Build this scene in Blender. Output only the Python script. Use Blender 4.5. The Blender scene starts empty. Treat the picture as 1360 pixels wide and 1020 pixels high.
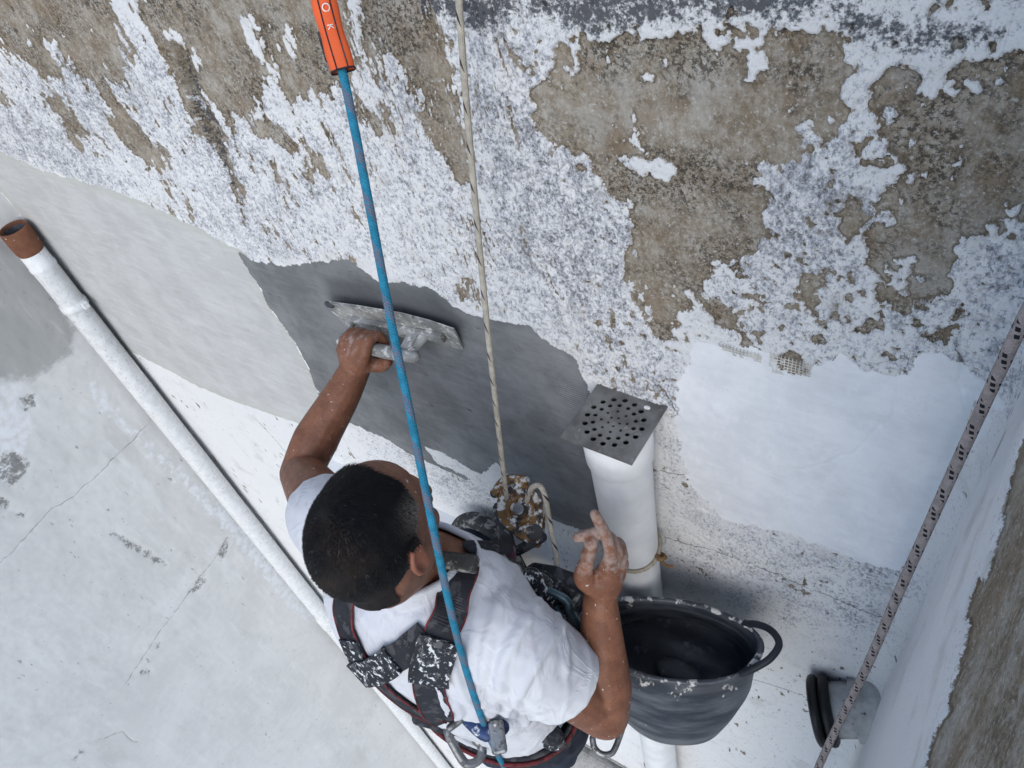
import bpy, bmesh, math, random
import numpy as np
from mathutils import Vector, Matrix
from mathutils.bvhtree import BVHTree

random.seed(7); np.random.seed(7)
S = bpy.context.scene
COL = S.collection

# ---------------------------------------------------------------- camera
F = 1000.0; D = 0.76; H = 9.0
n_ = np.array([255, 940, F]); n_ /= np.linalg.norm(n_)
h_ = np.array([-.832, -.282, .477]); h_ -= n_ * (h_ @ n_); h_ /= np.linalg.norm(h_)
N_ = np.cross(n_, h_)
R = np.array([-h_, N_, -n_])              # world axes in camera coordinates
C = np.array([0, -D, H])
cam_d = bpy.data.cameras.new('camera'); cam = bpy.data.objects.new('camera', cam_d); COL.objects.link(cam)
cam_d.sensor_width = 36; cam_d.lens = 36 * F / 1360; cam_d.clip_start = 0.02; cam_d.clip_end = 2000
rt, up, bk = R @ np.array([1, 0, 0]), R @ np.array([0, -1, 0]), R @ np.array([0, 0, -1])
cam.matrix_world = Matrix(((rt[0], up[0], bk[0], C[0]), (rt[1], up[1], bk[1], C[1]), (rt[2], up[2], bk[2], C[2]), (0, 0, 0, 1)))
S.camera = cam
# ---------------------------------------------------------------- world, sun, exposure
SUN_EL, SUN_AZ = math.radians(30), math.radians(157)   # azimuth from +Y clockwise: from the open side, left
w = bpy.data.worlds.new('World'); S.world = w; w.use_nodes = True
wn = w.node_tree; bg = wn.nodes['Background']
sky = wn.nodes.new('ShaderNodeTexSky'); sky.sky_type = 'NISHITA'; sky.sun_disc = False
sky.sun_elevation = SUN_EL; sky.sun_rotation = SUN_AZ; sky.dust_density = 0.6; sky.ozone_density = 2.0
wn.links.new(sky.outputs[0], bg.inputs[0]); bg.inputs[1].default_value = 0.15
sd_ = Vector((math.sin(SUN_AZ) * math.cos(SUN_EL), math.cos(SUN_AZ) * math.cos(SUN_EL), math.sin(SUN_EL)))
sl = bpy.data.lights.new('sun', 'SUN'); so = bpy.data.objects.new('sun', sl); COL.objects.link(so)
sl.energy = 0.9; sl.angle = math.radians(45); sl.color = (1, .955, .89)
so.rotation_euler = sd_.to_track_quat('Z', 'Y').to_euler(); so.location = (0, -6, 14)
S.cycles.max_bounces = 6; S.cycles.diffuse_bounces = 3; S.cycles.glossy_bounces = 2; S.cycles.transmission_bounces = 2
S.view_settings.view_transform = 'Standard'; S.view_settings.look = 'None'
S.view_settings.exposure = 0.65; S.view_settings.gamma = 1; S.view_settings.use_curve_mapping = False

# ---------------------------------------------------------------- helpers
def ray(px, py): return R @ np.array([(px - 680) / F, (py - 510) / F, 1.])
def P(px, py, z): return C + ray(px, py) * z                   # a point at true depth z
def W(px, py, y=0.):                                            # a point on the facade plane
    r = ray(px, py); return C + r * ((y - C[1]) / r[1])
def LW(px, py, x):                                              # a point on a side wall plane
    r = ray(px, py); return C + r * (x / r[0])

def link(name, me, mat=None, parent=None):
    o = bpy.data.objects.new(name, me); COL.objects.link(o)
    if mat is not None and me is not None: me.materials.append(mat)
    if parent is not None: o.parent = parent
    return o
def tag(o, label, cat=None, group=None, kind=None):
    if label: o['label'] = label
    if cat: o['category'] = cat
    if group: o['group'] = group
    if kind: o['kind'] = kind
    return o
def empty(name, label, cat, group=None):
    o = bpy.data.objects.new(name, None); COL.objects.link(o); o.empty_display_size = .05
    return tag(o, label, cat, group)
def mesh(name, v, f, smooth=True):
    me = bpy.data.meshes.new(name); me.from_pydata([tuple(map(float, a)) for a in v], [], f); me.update()
    if smooth: me.polygons.foreach_set('use_smooth', [True] * len(me.polygons))
    return me
def npmesh(name, v, q, smooth=True):
    me = bpy.data.meshes.new(name)
    me.vertices.add(len(v)); me.vertices.foreach_set('co', np.asarray(v, np.float32).ravel())
    k = q.shape[1]
    me.loops.add(q.size); me.loops.foreach_set('vertex_index', q.astype(np.int32).ravel())
    me.polygons.add(len(q)); me.polygons.foreach_set('loop_start', np.arange(0, q.size, k, dtype=np.int32))
    me.polygons.foreach_set('loop_total', np.full(len(q), k, np.int32))
    me.polygons.foreach_set('use_smooth', np.full(len(q), smooth))
    me.update(calc_edges=True); me.validate(); return me
def fattr(me, name, arr):
    a = me.attributes.new(name, 'FLOAT', 'POINT'); a.data.foreach_set('value', np.asarray(arr, np.float32))

def catmull(pts, k=6):
    pts = [np.asarray(p, float) for p in pts]
    if len(pts) < 3: return [pts[0] + (pts[-1] - pts[0]) * i / k for i in range(k + 1)]
    q = [2 * pts[0] - pts[1]] + pts + [2 * pts[-1] - pts[-2]]; out = []
    for i in range(1, len(q) - 2):
        for j in range(k):
            t = j / k
            out.append(.5 * (2 * q[i] + (q[i + 1] - q[i - 1]) * t + (2 * q[i - 1] - 5 * q[i] + 4 * q[i + 1] - q[i + 2]) * t * t
                             + (3 * q[i] - q[i - 1] - 3 * q[i + 1] + q[i + 2]) * t ** 3))
    out.append(pts[-1]); return out
def frames(pts):
    pts = [np.asarray(p, float) for p in pts]; T = []
    for i in range(len(pts)):
        t = pts[min(i + 1, len(pts) - 1)] - pts[max(i - 1, 0)]; T.append(t / (np.linalg.norm(t) + 1e-12))
    a = np.array([0, 0, 1.]) if abs(T[0][2]) < .9 else np.array([1., 0, 0])
    u = np.cross(T[0], a); u /= np.linalg.norm(u); U = [u]
    for t in T[1:]:
        u = U[-1] - t * (U[-1] @ t); U.append(u / np.linalg.norm(u))
    return pts, T, U
def tube(pts, rad, seg=14, caps=True, closed=False, squash=1.0):
    pts, T, U = frames(pts); nP = len(pts)
    rad = np.interp(np.linspace(0, 1, nP), np.linspace(0, 1, len(rad)), rad) if hasattr(rad, '__len__') else [rad] * nP
    rings = []
    if caps:
        for s in (.97, .8, .45): rings.append((pts[0] - T[0] * rad[0] * s, T[0], U[0], rad[0] * math.sqrt(max(0, 1 - s * s))))
    for i in range(nP): rings.append((pts[i], T[i], U[i], rad[i]))
    if caps:
        for s in (.45, .8, .97): rings.append((pts[-1] + T[-1] * rad[-1] * s, T[-1], U[-1], rad[-1] * math.sqrt(max(0, 1 - s * s))))
    v, f = [], []
    for c, t, u, r in rings:
        b = np.cross(t, u)
        for k in range(seg):
            a = 2 * math.pi * k / seg; v.append(c + (u * math.cos(a) + b * math.sin(a) * squash) * r)
    m = len(rings)
    for i in range(m - (0 if closed else 1)):
        for k in range(seg):
            a, b2 = i * seg + k, i * seg + (k + 1) % seg; c2 = (i + 1) % m * seg
            f.append((a, b2, c2 + (k + 1) % seg, c2 + k))
    if not closed:
        f.append(tuple(range(seg - 1, -1, -1))); f.append(tuple((m - 1) * seg + k for k in range(seg)))
    return v, f
def ell(c, r, rot=None, seg=20, rings=12):
    v, f = [], []; c = np.asarray(c, float); M = np.eye(3) if rot is None else rot
    v.append(c + M @ np.array([0, 0, r[2]]))
    for i in range(1, rings):
        th = math.pi * i / rings
        for k in range(seg):
            a = 2 * math.pi * k / seg
            v.append(c + M @ np.array([r[0] * math.sin(th) * math.cos(a), r[1] * math.sin(th) * math.sin(a), r[2] * math.cos(th)]))
    v.append(c + M @ np.array([0, 0, -r[2]]))
    for k in range(seg): f.append((0, 1 + k, 1 + (k + 1) % seg))
    for i in range(rings - 2):
        for k in range(seg):
            a = 1 + i * seg; f.append((a + k, a + seg + k, a + seg + (k + 1) % seg, a + (k + 1) % seg))
    a = 1 + (rings - 2) * seg; e = len(v) - 1
    for k in range(seg): f.append((a + k, e, a + (k + 1) % seg))
    return v, f
def loft(rings):                                               # closed loft of equal rings
    seg = len(rings[0]); v = [p for r in rings for p in r]; f = []
    for i in range(len(rings) - 1):
        for k in range(seg): f.append((i * seg + k, i * seg + (k + 1) % seg, (i + 1) * seg + (k + 1) % seg, (i + 1) * seg + k))
    f.append(tuple(range(seg - 1, -1, -1))); f.append(tuple((len(rings) - 1) * seg + k for k in range(seg)))
    return v, f
def box(c, s, M=None):
    c = np.asarray(c, float); M = np.eye(3) if M is None else M
    v = [c + M @ np.array([sx * s[0] / 2, sy * s[1] / 2, sz * s[2] / 2]) for sx in (-1, 1) for sy in (-1, 1) for sz in (-1, 1)]
    return v, [(0, 1, 3, 2), (4, 6, 7, 5), (0, 4, 5, 1), (2, 3, 7, 6), (0, 2, 6, 4), (1, 5, 7, 3)]
def join(*parts):
    v, f = [], []
    for a, b in parts:
        o = len(v); v += list(a); f += [tuple(i + o for i in q) for q in b]
    return v, f
def bevel(o, wd, seg=2):
    m = o.modifiers.new('bevel', 'BEVEL'); m.width = wd; m.segments = seg; m.limit_method = 'ANGLE'; m.angle_limit = math.radians(35); return o
def basis(x, z):                                               # columns x, y, z from two hints
    z = np.asarray(z, float); z /= np.linalg.norm(z); x = np.asarray(x, float); x = x - z * (x @ z); x /= np.linalg.norm(x)
    return np.array([x, np.cross(z, x), z]).T
def part(name, vf, mat, parent, smooth=True, bev=0):
    o = link(name, mesh(name, vf[0], vf[1], smooth), mat, parent)
    if bev: bevel(o, bev)
    return o
def uvtube(name, pts, rad, mat, parent=None, seg=14):           # tube with length/angle stored for braid patterns
    v, f = tube(pts, rad, seg, caps=True); me = mesh(name, v, f)
    vv = np.array(v).reshape(-1, seg, 3); c = vv.mean(1); L = np.concatenate([[0], np.cumsum(np.linalg.norm(np.diff(c, axis=0), axis=1))])
    fattr(me, 'len', np.repeat(L, seg)); ang = np.tile(np.arange(seg) * 2 * math.pi / seg, len(c))
    fattr(me, 'ca', np.cos(ang)); fattr(me, 'sa', np.sin(ang))
    return link(name, me, mat, parent)
def voxel(name, parts, size, smooth=4, fac=.5):
    v, f = join(*parts); me = mesh(name, v, f); o = bpy.data.objects.new(name, me); COL.objects.link(o)
    m = o.modifiers.new('r', 'REMESH'); m.mode = 'VOXEL'; m.voxel_size = size; m.use_smooth_shade = True
    if smooth:
        s = o.modifiers.new('s', 'SMOOTH'); s.factor = fac; s.iterations = smooth
    dg = bpy.context.evaluated_depsgraph_get(); r = bpy.data.meshes.new_from_object(o.evaluated_get(dg))
    bpy.data.objects.remove(o); bpy.data.meshes.remove(me); r.name = name
    r.polygons.foreach_set('use_smooth', [True] * len(r.polygons)); return r
def coords(me):
    a = np.empty(len(me.vertices) * 3, np.float32); me.vertices.foreach_get('co', a); return a.reshape(-1, 3).astype(float)
def normals(me):
    a = np.empty(len(me.vertices) * 3, np.float32); me.vertices.foreach_get('normal', a); return a.reshape(-1, 3).astype(float)
def setco(me, a): me.vertices.foreach_set('co', a.astype(np.float32).ravel()); me.update()

LAT = np.random.RandomState(3).rand(12, 256, 256)
def vnoise(x, y, s):
    g = LAT[s % 12]; xi = np.floor(x).astype(int); yi = np.floor(y).astype(int); fx = x - xi; fy = y - yi
    fx = fx * fx * fx * (fx * (fx * 6 - 15) + 10); fy = fy * fy * fy * (fy * (fy * 6 - 15) + 10)
    a = g[xi & 255, yi & 255]; b = g[(xi + 1) & 255, yi & 255]; c = g[xi & 255, (yi + 1) & 255]; d = g[(xi + 1) & 255, (yi + 1) & 255]
    return (a * (1 - fx) + b * fx) * (1 - fy) + (c * (1 - fx) + d * fx) * fy
def fbm(x, y, sx, sy, octv=4, seed=0, gain=.5):                 # about -1..1
    t = 0; amp = 1; tot = 0
    for o in range(octv):
        k = 2.03 ** o; ca, sa = math.cos(.6 * o), math.sin(.6 * o); u, v = x / sx * k + 17.3 * seed + 31 * o, y / sy * k + 7.7 * seed + 11 * o
        t = t + amp * (vnoise(u * ca - v * sa, u * sa + v * ca, seed + o) * 2 - 1); tot += amp; amp *= gain
    return t / tot * 1.6
def sstep(a, b, x): t = np.clip((x - a) / (b - a), 0, 1); return t * t * (3 - 2 * t)
def seg_sd(x, y, poly):                                        # signed distance, + inside
    d2 = np.full(x.shape, 1e9); ins = np.zeros(x.shape, bool); m = len(poly)
    for i in range(m):
        (ax, ay), (bx, by) = poly[i], poly[(i + 1) % m]; ex, ey = bx - ax, by - ay
        t = np.clip(((x - ax) * ex + (y - ay) * ey) / (ex * ex + ey * ey + 1e-12), 0, 1)
        d2 = np.minimum(d2, (x - ax - t * ex) ** 2 + (y - ay - t * ey) ** 2)
        if ey != 0: ins ^= ((ay > y) != (by > y)) & (x < ex * (y - ay) / ey + ax)
    d = np.sqrt(d2); return np.where(ins, d, -d)
def line_sd(x, y, pts):                                        # signed distance to an open line, and a fade past its ends
    best = np.full(x.shape, 1e9); sg = np.ones(x.shape); L = 0
    for (ax, ay), (bx, by) in zip(pts[:-1], pts[1:]):
        ex, ey = bx - ax, by - ay; t = ((x - ax) * ex + (y - ay) * ey) / (ex * ex + ey * ey + 1e-12); tc = np.clip(t, 0, 1)
        d = np.hypot(x - ax - tc * ex, y - ay - tc * ey); s = np.sign(ex * (y - ay) - ey * (x - ax)); k = d < best
        best = np.where(k, d, best); sg = np.where(k, s, sg)
    return best * np.where(sg == 0, 1, sg)

# ---------------------------------------------------------------- node materials
class NT:
    def __init__(s, name, rough=.8, **kw):
        s.m = bpy.data.materials.new(name); s.m.use_nodes = True; s.t = s.m.node_tree; s.b = s.t.nodes['Principled BSDF']
        s.b.inputs['Roughness'].default_value = rough; s.b.inputs['Specular IOR Level'].default_value = kw.get('spec', .3)
        s.b.inputs['Metallic'].default_value = kw.get('metal', 0); s._co = None
    def new(s, ty, **kw):
        nd = s.t.nodes.new(ty)
        for k, v in kw.items(): setattr(nd, k, v)
        return nd
    def put(s, sock, v):
        if isinstance(v, bpy.types.NodeSocket): s.t.links.new(v, sock)
        elif isinstance(v, (tuple, list)) and len(v) == 3 and sock.type == 'RGBA': sock.default_value = (*v, 1)
        else: sock.default_value = v
    def co(s, scale=(1, 1, 1)):
        if s._co is None: s._co = s.new('ShaderNodeTexCoord').outputs['Object']
        if scale == (1, 1, 1): return s._co
        mp = s.new('ShaderNodeMapping'); s.put(mp.inputs['Vector'], s._co); mp.inputs['Scale'].default_value = scale; return mp.outputs[0]
    def noise(s, scale, detail=4, rough=.55, stretch=(1, 1, 1), dist=0):
        nd = s.new('ShaderNodeTexNoise'); s.put(nd.inputs['Vector'], s.co(stretch)); nd.inputs['Scale'].default_value = scale
        nd.inputs['Detail'].default_value = detail; nd.inputs['Roughness'].default_value = rough; nd.inputs['Distortion'].default_value = dist; return nd.outputs[0]
    def voro(s, scale, feat='F1', stretch=(1, 1, 1)):
        nd = s.new('ShaderNodeTexVoronoi', feature=feat); s.put(nd.inputs['Vector'], s.co(stretch)); nd.inputs['Scale'].default_value = scale; return nd.outputs[0]
    def math(s, op, a, b=0., c=0.):
        nd = s.new('ShaderNodeMath', operation=op); s.put(nd.inputs[0], a); s.put(nd.inputs[1], b); s.put(nd.inputs[2], c); return nd.outputs[0]
    def step(s, x, a, b):                                       # smooth 0..1 between a and b
        nd = s.new('ShaderNodeMapRange', interpolation_type='SMOOTHSTEP'); s.put(nd.inputs[0], x); nd.inputs[1].default_value = a; nd.inputs[2].default_value = b; return nd.outputs[0]
    def mix(s, f, a, b):
        nd = s.new('ShaderNodeMix', data_type='RGBA'); s.put(nd.inputs[0], f); s.put(nd.inputs[6], a); s.put(nd.inputs[7], b); return nd.outputs[2]
    def ramp(s, x, stops):
        nd = s.new('ShaderNodeValToRGB'); s.put(nd.inputs[0], x); e = nd.color_ramp.elements
        while len(e) < len(stops): e.new(.5)
        for el, (p, c) in zip(e, stops): el.position = p; el.color = (*c, 1)
        return nd.outputs[0]
    def attr(s, name): nd = s.new('ShaderNodeAttribute', attribute_name=name); return nd.outputs['Fac']
    def color(s, v): s.put(s.b.inputs['Base Color'], v); return s
    def rough(s, v): s.put(s.b.inputs['Roughness'], v); return s
    def bump(s, hgt, strength=.3, dist=.002):
        nd = s.new('ShaderNodeBump'); nd.inputs['Strength'].default_value = strength; nd.inputs['Distance'].default_value = dist
        s.put(nd.inputs['Height'], hgt); s.put(s.b.inputs['Normal'], nd.outputs[0]); return s

def grime(name, base, dirt, thr=.55, wd=.06, scale=60, rough=.6, metal=0, spec=.3, var=.35, bumpd=.001, extra=None):
    m = NT(name, rough, metal=metal, spec=spec)
    v = m.noise(scale * .35, 5); a = tuple(c * (1 - var) for c in base); b = tuple(min(1, c * (1 + var)) for c in base)
    c = m.mix(m.step(v, .3, .7), a, b)
    nz = m.noise(scale, 6, .65); k = m.step(nz, thr, thr + wd); c = m.mix(k, c, dirt)
    if extra: c = m.mix(m.step(m.noise(scale * .5, 5, .6, (1.3, 1, 1.1)), extra[1], extra[1] + .06), c, extra[0])
    m.color(c); m.rough(m.math('ADD', m.math('MULTIPLY', k, .25), rough)); m.bump(m.math('ADD', nz, m.math('MULTIPLY', k, .6)), .5, bumpd); return m.m

WH = (.79, .79, .79)
def m_oldwall(name='flaking_limewash', grit=.85, haze=.62, WH=WH):
    m = NT(name, .9, spec=.2)
    sp, al, br = m.attr('speck'), m.attr('algae'), m.attr('brown')
    n1 = m.noise(230, 4, .6); n2 = m.noise(75, 6, .7); n3 = m.noise(24, 6, .65, (1, 1, .7)); n4 = m.noise(520, 2, .6)
    dk = m.math('ADD', m.math('MULTIPLY', n2, .5), m.math('ADD', m.math('MULTIPLY', n1, .38), m.math('MULTIPLY', n4, .12)))
    nf = m.noise(160, 5, .80, (1, 1, .8)); nc = m.noise(34, 5, .7, (1, 1, .75))
    k = m.math('ADD', nf, m.math('MULTIPLY', m.math('SUBTRACT', sp, .5), .36)); k = m.math('SUBTRACT', k, m.math('MULTIPLY', m.step(nc, .44, .58), .085))
    white = m.ramp(k, [(0, WH), (.475, WH), (.525, (.60, .61, .645)), (.60, (.40, .41, .445)), (.69, (.15, .15, .155))])
    pits = m.math('MULTIPLY', m.step(m.noise(165, 3, .6, (1, 1, .75)), .615, .66), m.step(sp, .34, .62)); white = m.mix(m.math('MULTIPLY', pits, .7), white, (.17, .165, .16))
    white = m.mix(m.math('MULTIPLY', m.step(m.noise(10, 5, .6), .54, .7), .4), white, (.52, .505, .48))
    b1 = m.math('ADD', m.math('MULTIPLY', n3, .45), m.math('MULTIPLY', nf, .55)); tone = m.noise(6, 5, .65)
    brown = m.ramp(b1, [(.30, (.11, .084, .058)), (.42, (.225, .182, .132)), (.5, (.325, .28, .22)), (.58, (.42, .38, .325)), (.70, (.52, .495, .455))])
    hz = m.step(m.math('ADD', m.math('MULTIPLY', tone, .6), m.math('MULTIPLY', n3, .4)), .50, .60); brown = m.mix(m.math('MULTIPLY', hz, haze), brown, m.mix(nf, (.33, .305, .265), (.52, .50, .46)))
    wm = m.step(m.noise(9, 5, .6, (1.2, 1, 1.1)), .52, .62); brown = m.mix(m.math('MULTIPLY', wm, .45), brown, (.22, .15, .085))
    dkc = m.math('MULTIPLY', m.step(m.noise(8.5, 4, .6, (1, 1.1, 1.3)), .40, .60), m.step(m.noise(150, 5, .8), .47, .56)); brown = m.mix(m.math('MULTIPLY', dkc, grit), brown, (.045, .037, .03))
    brown = m.mix(m.math('MULTIPLY', m.step(m.noise(190, 4, .7), .585, .64), .7), brown, (.56, .545, .52))
    e = m.step(m.math('ADD', br, m.math('MULTIPLY', m.math('SUBTRACT', nf, .5), 1.1)), .44, .54)
    rim = m.math('MULTIPLY', m.step(br, .5, .62), m.math('SUBTRACT', 1, m.step(br, .66, .95)))
    brown = m.mix(m.math('MULTIPLY', m.math('MULTIPLY', rim, m.step(tone, .4, .55)), .6), brown, (.11, .08, .05))
    c = m.mix(e, white, brown)
    a = m.step(m.math('ADD', al, m.math('MULTIPLY', m.math('SUBTRACT', dk, .5), 1.5)), .42, .62)
    c = m.mix(m.math('MULTIPLY', a, .92), c, m.mix(n2, (.028, .03, .036), (.075, .08, .095)))
    cr = m.math('ABSOLUTE', m.attr('crack')); cw = m.math('ADD', cr, m.math('MULTIPLY', m.math('SUBTRACT', n1, .45), .0022))
    ck = m.math('SUBTRACT', 1, m.step(cw, .0007, .0022)); c = m.mix(m.math('MULTIPLY', ck, .8), c, (.07, .065, .06))
    m.color(c)
    hgt = m.math('SUBTRACT', m.math('ADD', m.math('MULTIPLY', n3, .7), m.math('MULTIPLY', nf, -1.3)), m.math('MULTIPLY', br, .4))
    return m.bump(hgt, .8, .004).m
def m_plaster(name, lo, hi, scratch=1., lines=0, edge=None, rough=.85, streak=None):
    m = NT(name, rough, spec=.25)
    a = m.noise(9, 5, .55, dist=.4); b = m.noise(60, 5, .6); g = m.noise(420, 2, .5)
    c = m.mix(m.step(m.math('ADD', m.math('MULTIPLY', a, .75), m.math('MULTIPLY', b, .25)), .36, .64), lo, hi)
    c = m.mix(m.math('MULTIPLY', m.step(g, .66, .74), .35), c, tuple(x * .45 for x in lo))
    if edge is not None:
        ed = m.math('ADD', m.attr('inner'), m.math('MULTIPLY', m.math('SUBTRACT', b, .5), .03))
        c = m.mix(m.math('MULTIPLY', m.math('SUBTRACT', 1, m.step(ed, .0, .045)), .7), c, edge)
    h = m.math('ADD', m.math('MULTIPLY', b, .5), m.math('MULTIPLY', g, .12))
    mp = m.new('ShaderNodeMapping'); m.put(mp.inputs['Vector'], m.co()); mp.inputs['Rotation'].default_value = (0, .5, 0); mp.inputs['Scale'].default_value = (3.2, 1, 22)
    ns = m.new('ShaderNodeTexNoise'); m.put(ns.inputs['Vector'], mp.outputs[0]); ns.inputs['Scale'].default_value = 3; ns.inputs['Detail'].default_value = 5; ns.inputs['Distortion'].default_value = 1.2
    h = m.math('ADD', h, m.math('MULTIPLY', ns.outputs[0], .9 * scratch)); c = m.mix(m.math('MULTIPLY', m.step(ns.outputs[0], .5, .7), .28 * scratch), c, tuple(min(1, x * 1.22) for x in hi)); c = m.mix(m.math('MULTIPLY', m.step(ns.outputs[0], .46, .3), .25 * scratch), c, tuple(x * .8 for x in lo))
    if streak:
        s1 = m.noise(22, 3, .6, streak); c = m.mix(m.math('MULTIPLY', m.step(s1, .56, .72), .2), c, tuple(min(1, x * 1.25) for x in hi)); h = m.math('ADD', h, m.math('MULTIPLY', s1, .4))
        s2 = m.noise(16, 3, .6, tuple(x * 1.3 for x in streak)); c = m.mix(m.math('MULTIPLY', m.step(s2, .62, .78), .12), c, tuple(x * .6 for x in lo))
    if lines:                                                   # weave of the reinforcing mesh showing through
        wv = m.new('ShaderNodeTexWave', wave_type='BANDS', bands_direction='Z'); m.put(wv.inputs['Vector'], m.co((1, 1, 1))); wv.inputs['Scale'].default_value = 52; wv.inputs['Distortion'].default_value = .5; wv.inputs['Detail'].default_value = 1
        wx = m.new('ShaderNodeTexWave', wave_type='BANDS', bands_direction='X'); m.put(wx.inputs['Vector'], m.co((1, 1, 1))); wx.inputs['Scale'].default_value = 48; wx.inputs['Distortion'].default_value = .4
        msk = m.math('MULTIPLY', m.attr('weave'), m.step(m.noise(14, 3), .36, .6)); wb = m.math('ADD', m.math('MULTIPLY', wv.outputs[1], .75), m.math('MULTIPLY', wx.outputs[1], .25))
        h = m.math('ADD', h, m.math('MULTIPLY', m.math('MULTIPLY', wb, msk), 1.2)); c = m.mix(m.math('MULTIPLY', m.math('MULTIPLY', m.step(wb, .45, .8), msk), .75), c, tuple(min(1, x * 1.55) for x in hi))
        dk = m.noise(34, 6, .75, (.6, 1, 1.3)); c = m.mix(m.math('MULTIPLY', m.step(dk, .635, .68), .7), c, (.05, .05, .052))
    if lines: c = m.mix(m.math('MULTIPLY', m.step(m.math('ADD', m.attr('wet'), m.math('MULTIPLY', m.math('SUBTRACT', a, .5), .5)), .2, .9), .6), c, (.055, .058, .064))  # darkens the plaster colour where the trowel's shadow falls: painted shade, not damp
    m.color(c); return m.bump(h, .45, .0022).m
def m_sidewall():
    m = NT('side_wall_render', .88, spec=.2)
    a = m.noise(2.6, 6, .6, dist=.5); b = m.noise(30, 5, .6); g = m.noise(300, 3, .55); st = m.noise(11, 4, .6, (1, .9, .12))
    c = m.mix(m.step(m.math('ADD', m.math('MULTIPLY', a, .7), m.math('MULTIPLY', b, .3)), .38, .62), (.62, .612, .595), (.70, .692, .675))
    c = m.mix(m.math('MULTIPLY', m.step(st, .52, .7), .35), c, (.77, .77, .765))
    c = m.mix(m.step(m.math('ADD', m.attr('grey'), m.math('MULTIPLY', m.math('SUBTRACT', b, .5), .9)), .4, .75), c, m.mix(a, (.36, .358, .345), (.46, .458, .445)))
    c = m.mix(m.step(m.math('ADD', m.attr('white'), m.math('MULTIPLY', m.math('SUBTRACT', b, .5), 1.1)), .45, .7), c, (.76, .77, .79))
    c = m.mix(m.math('MULTIPLY', m.step(m.noise(48, 4, .7, (1, 1, .35)), .665, .70), .6), c, (.16, .155, .15))
    sn = m.math('ADD', m.math('MULTIPLY', m.noise(28, 5, .7), .65), m.math('MULTIPLY', m.noise(130, 3, .7), .35))
    c = m.mix(m.math('MULTIPLY', m.step(m.math('ADD', m.attr('spot'), m.math('MULTIPLY', m.math('SUBTRACT', sn, .5), 3.6)), .45, .95), .85), c, m.mix(b, (.09, .09, .088), (.26, .258, .25)))
    c = m.mix(m.math('MULTIPLY', m.step(m.noise(4.5, 6, .7, (1, 1.2, .5)), .54, .68), .38), c, (.50, .49, .465))
    c = m.mix(m.math('MULTIPLY', m.step(m.noise(20, 4, .6, (1, 1.2, .16)), .58, .72), .22), c, (.84, .84, .835))
    cr = m.math('ADD', m.math('ABSOLUTE', m.attr('crack')), m.math('MULTIPLY', m.math('SUBTRACT', b, .42), .006))
    c = m.mix(m.math('MULTIPLY', m.math('SUBTRACT', 1, m.step(cr, .0005, .0030)), .75), c, (.17, .165, .16))
    m.color(c); return m.bump(m.math('ADD', m.math('MULTIPLY', b, .6), m.math('MULTIPLY', g, .25)), .4, .003).m
def m_rope(name, base, alt, mode):
    m = NT(name, .85, spec=.2); L, ca, sa = m.attr('len'), m.attr('ca'), m.attr('sa')
    ang = m.math('ARCTAN2', sa, ca); turn = m.math('DIVIDE', ang, 2 * math.pi)
    def frac(x): return m.math('FRACT', m.math('ADD', x, 200.0))
    if mode == 'helix':
        k = frac(m.math('ADD', m.math('DIVIDE', L, .062), turn)); msk = m.math('MULTIPLY', m.step(k, .0, .06), m.math('SUBTRACT', 1, m.step(k, .40, .48)))
        msk = m.math('MULTIPLY', msk, m.step(m.noise(300, 3), .3, .55))
    else:
        per, frq = mode
        k = frac(m.math('ADD', m.math('DIVIDE', L, per), m.math('MULTIPLY', turn, 1)))
        row = m.math('LESS_THAN', k, .46 if frq > 3 else .15)
        tk = frac(m.math('ADD', m.math('MULTIPLY', turn, frq), m.math('DIVIDE', L, per * 1.0))); dots = m.math('LESS_THAN', tk, .6)
        sub = m.math('LESS_THAN', frac(m.math('DIVIDE', L, per * .23)), .6) if frq > 3 else 1.0
        msk = m.math('MULTIPLY', m.math('MULTIPLY', row, dots), sub)
    d = m.mix(m.step(m.noise(80, 4), .35, .7), tuple(c * .72 for c in base), base)
    c = m.mix(msk, d, alt); m.color(c)
    s1 = m.math('SINE', m.math('ADD', m.math('MULTIPLY', L, 1500.), m.math('MULTIPLY', ang, 6))); s2 = m.math('SINE', m.math('SUBTRACT', m.math('MULTIPLY', L, 1500.), m.math('MULTIPLY', ang, 6)))
    return m.bump(m.math('MAXIMUM', s1, s2), .5, .0012).m

M_OLD = m_oldwall()
M_OLD2 = m_oldwall('peeling_side_wall', .4, .95, (.84, .85, .87))
M_LIGHT = m_plaster('dried_grey_plaster', (.44, .44, .435), (.51, .51, .505), edge=(.46, .462, .42))
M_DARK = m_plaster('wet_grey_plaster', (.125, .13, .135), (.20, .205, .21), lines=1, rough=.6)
M_SKIM = m_plaster('white_skim_plaster', (.66, .675, .70), (.77, .78, .80), streak=(1.5, 1, .6), scratch=.35)
M_SIDE = m_sidewall()
M_PVC = grime('white_pvc', (.74, .75, .76), (.45, .44, .41), .68, .06, 55, .38, var=.06, bumpd=.0004)
M_PVC2 = grime('weathered_white_pvc', (.74, .742, .74), (.40, .40, .40), .58, .1, 120, .5, var=.08, bumpd=.0006)
M_TERRA = grime('terracotta_socket', (.17, .072, .04), (.62, .6, .57), .66, .03, 38, .8, extra=((.14, .05, .025), .58))
M_STEEL = grime('dull_stainless', (.19, .188, .18), (.34, .33, .31), .58, .12, 60, .42, metal=.35, bumpd=.0003)
M_MET = grime('worn_steel', (.25, .25, .25), (.12, .11, .10), .52, .14, 90, .45, metal=.8)
M_ALU = grime('anodised_teal_metal', (.10, .15, .17), (.4, .4, .4), .62, .08, 70, .4, metal=.6)
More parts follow.
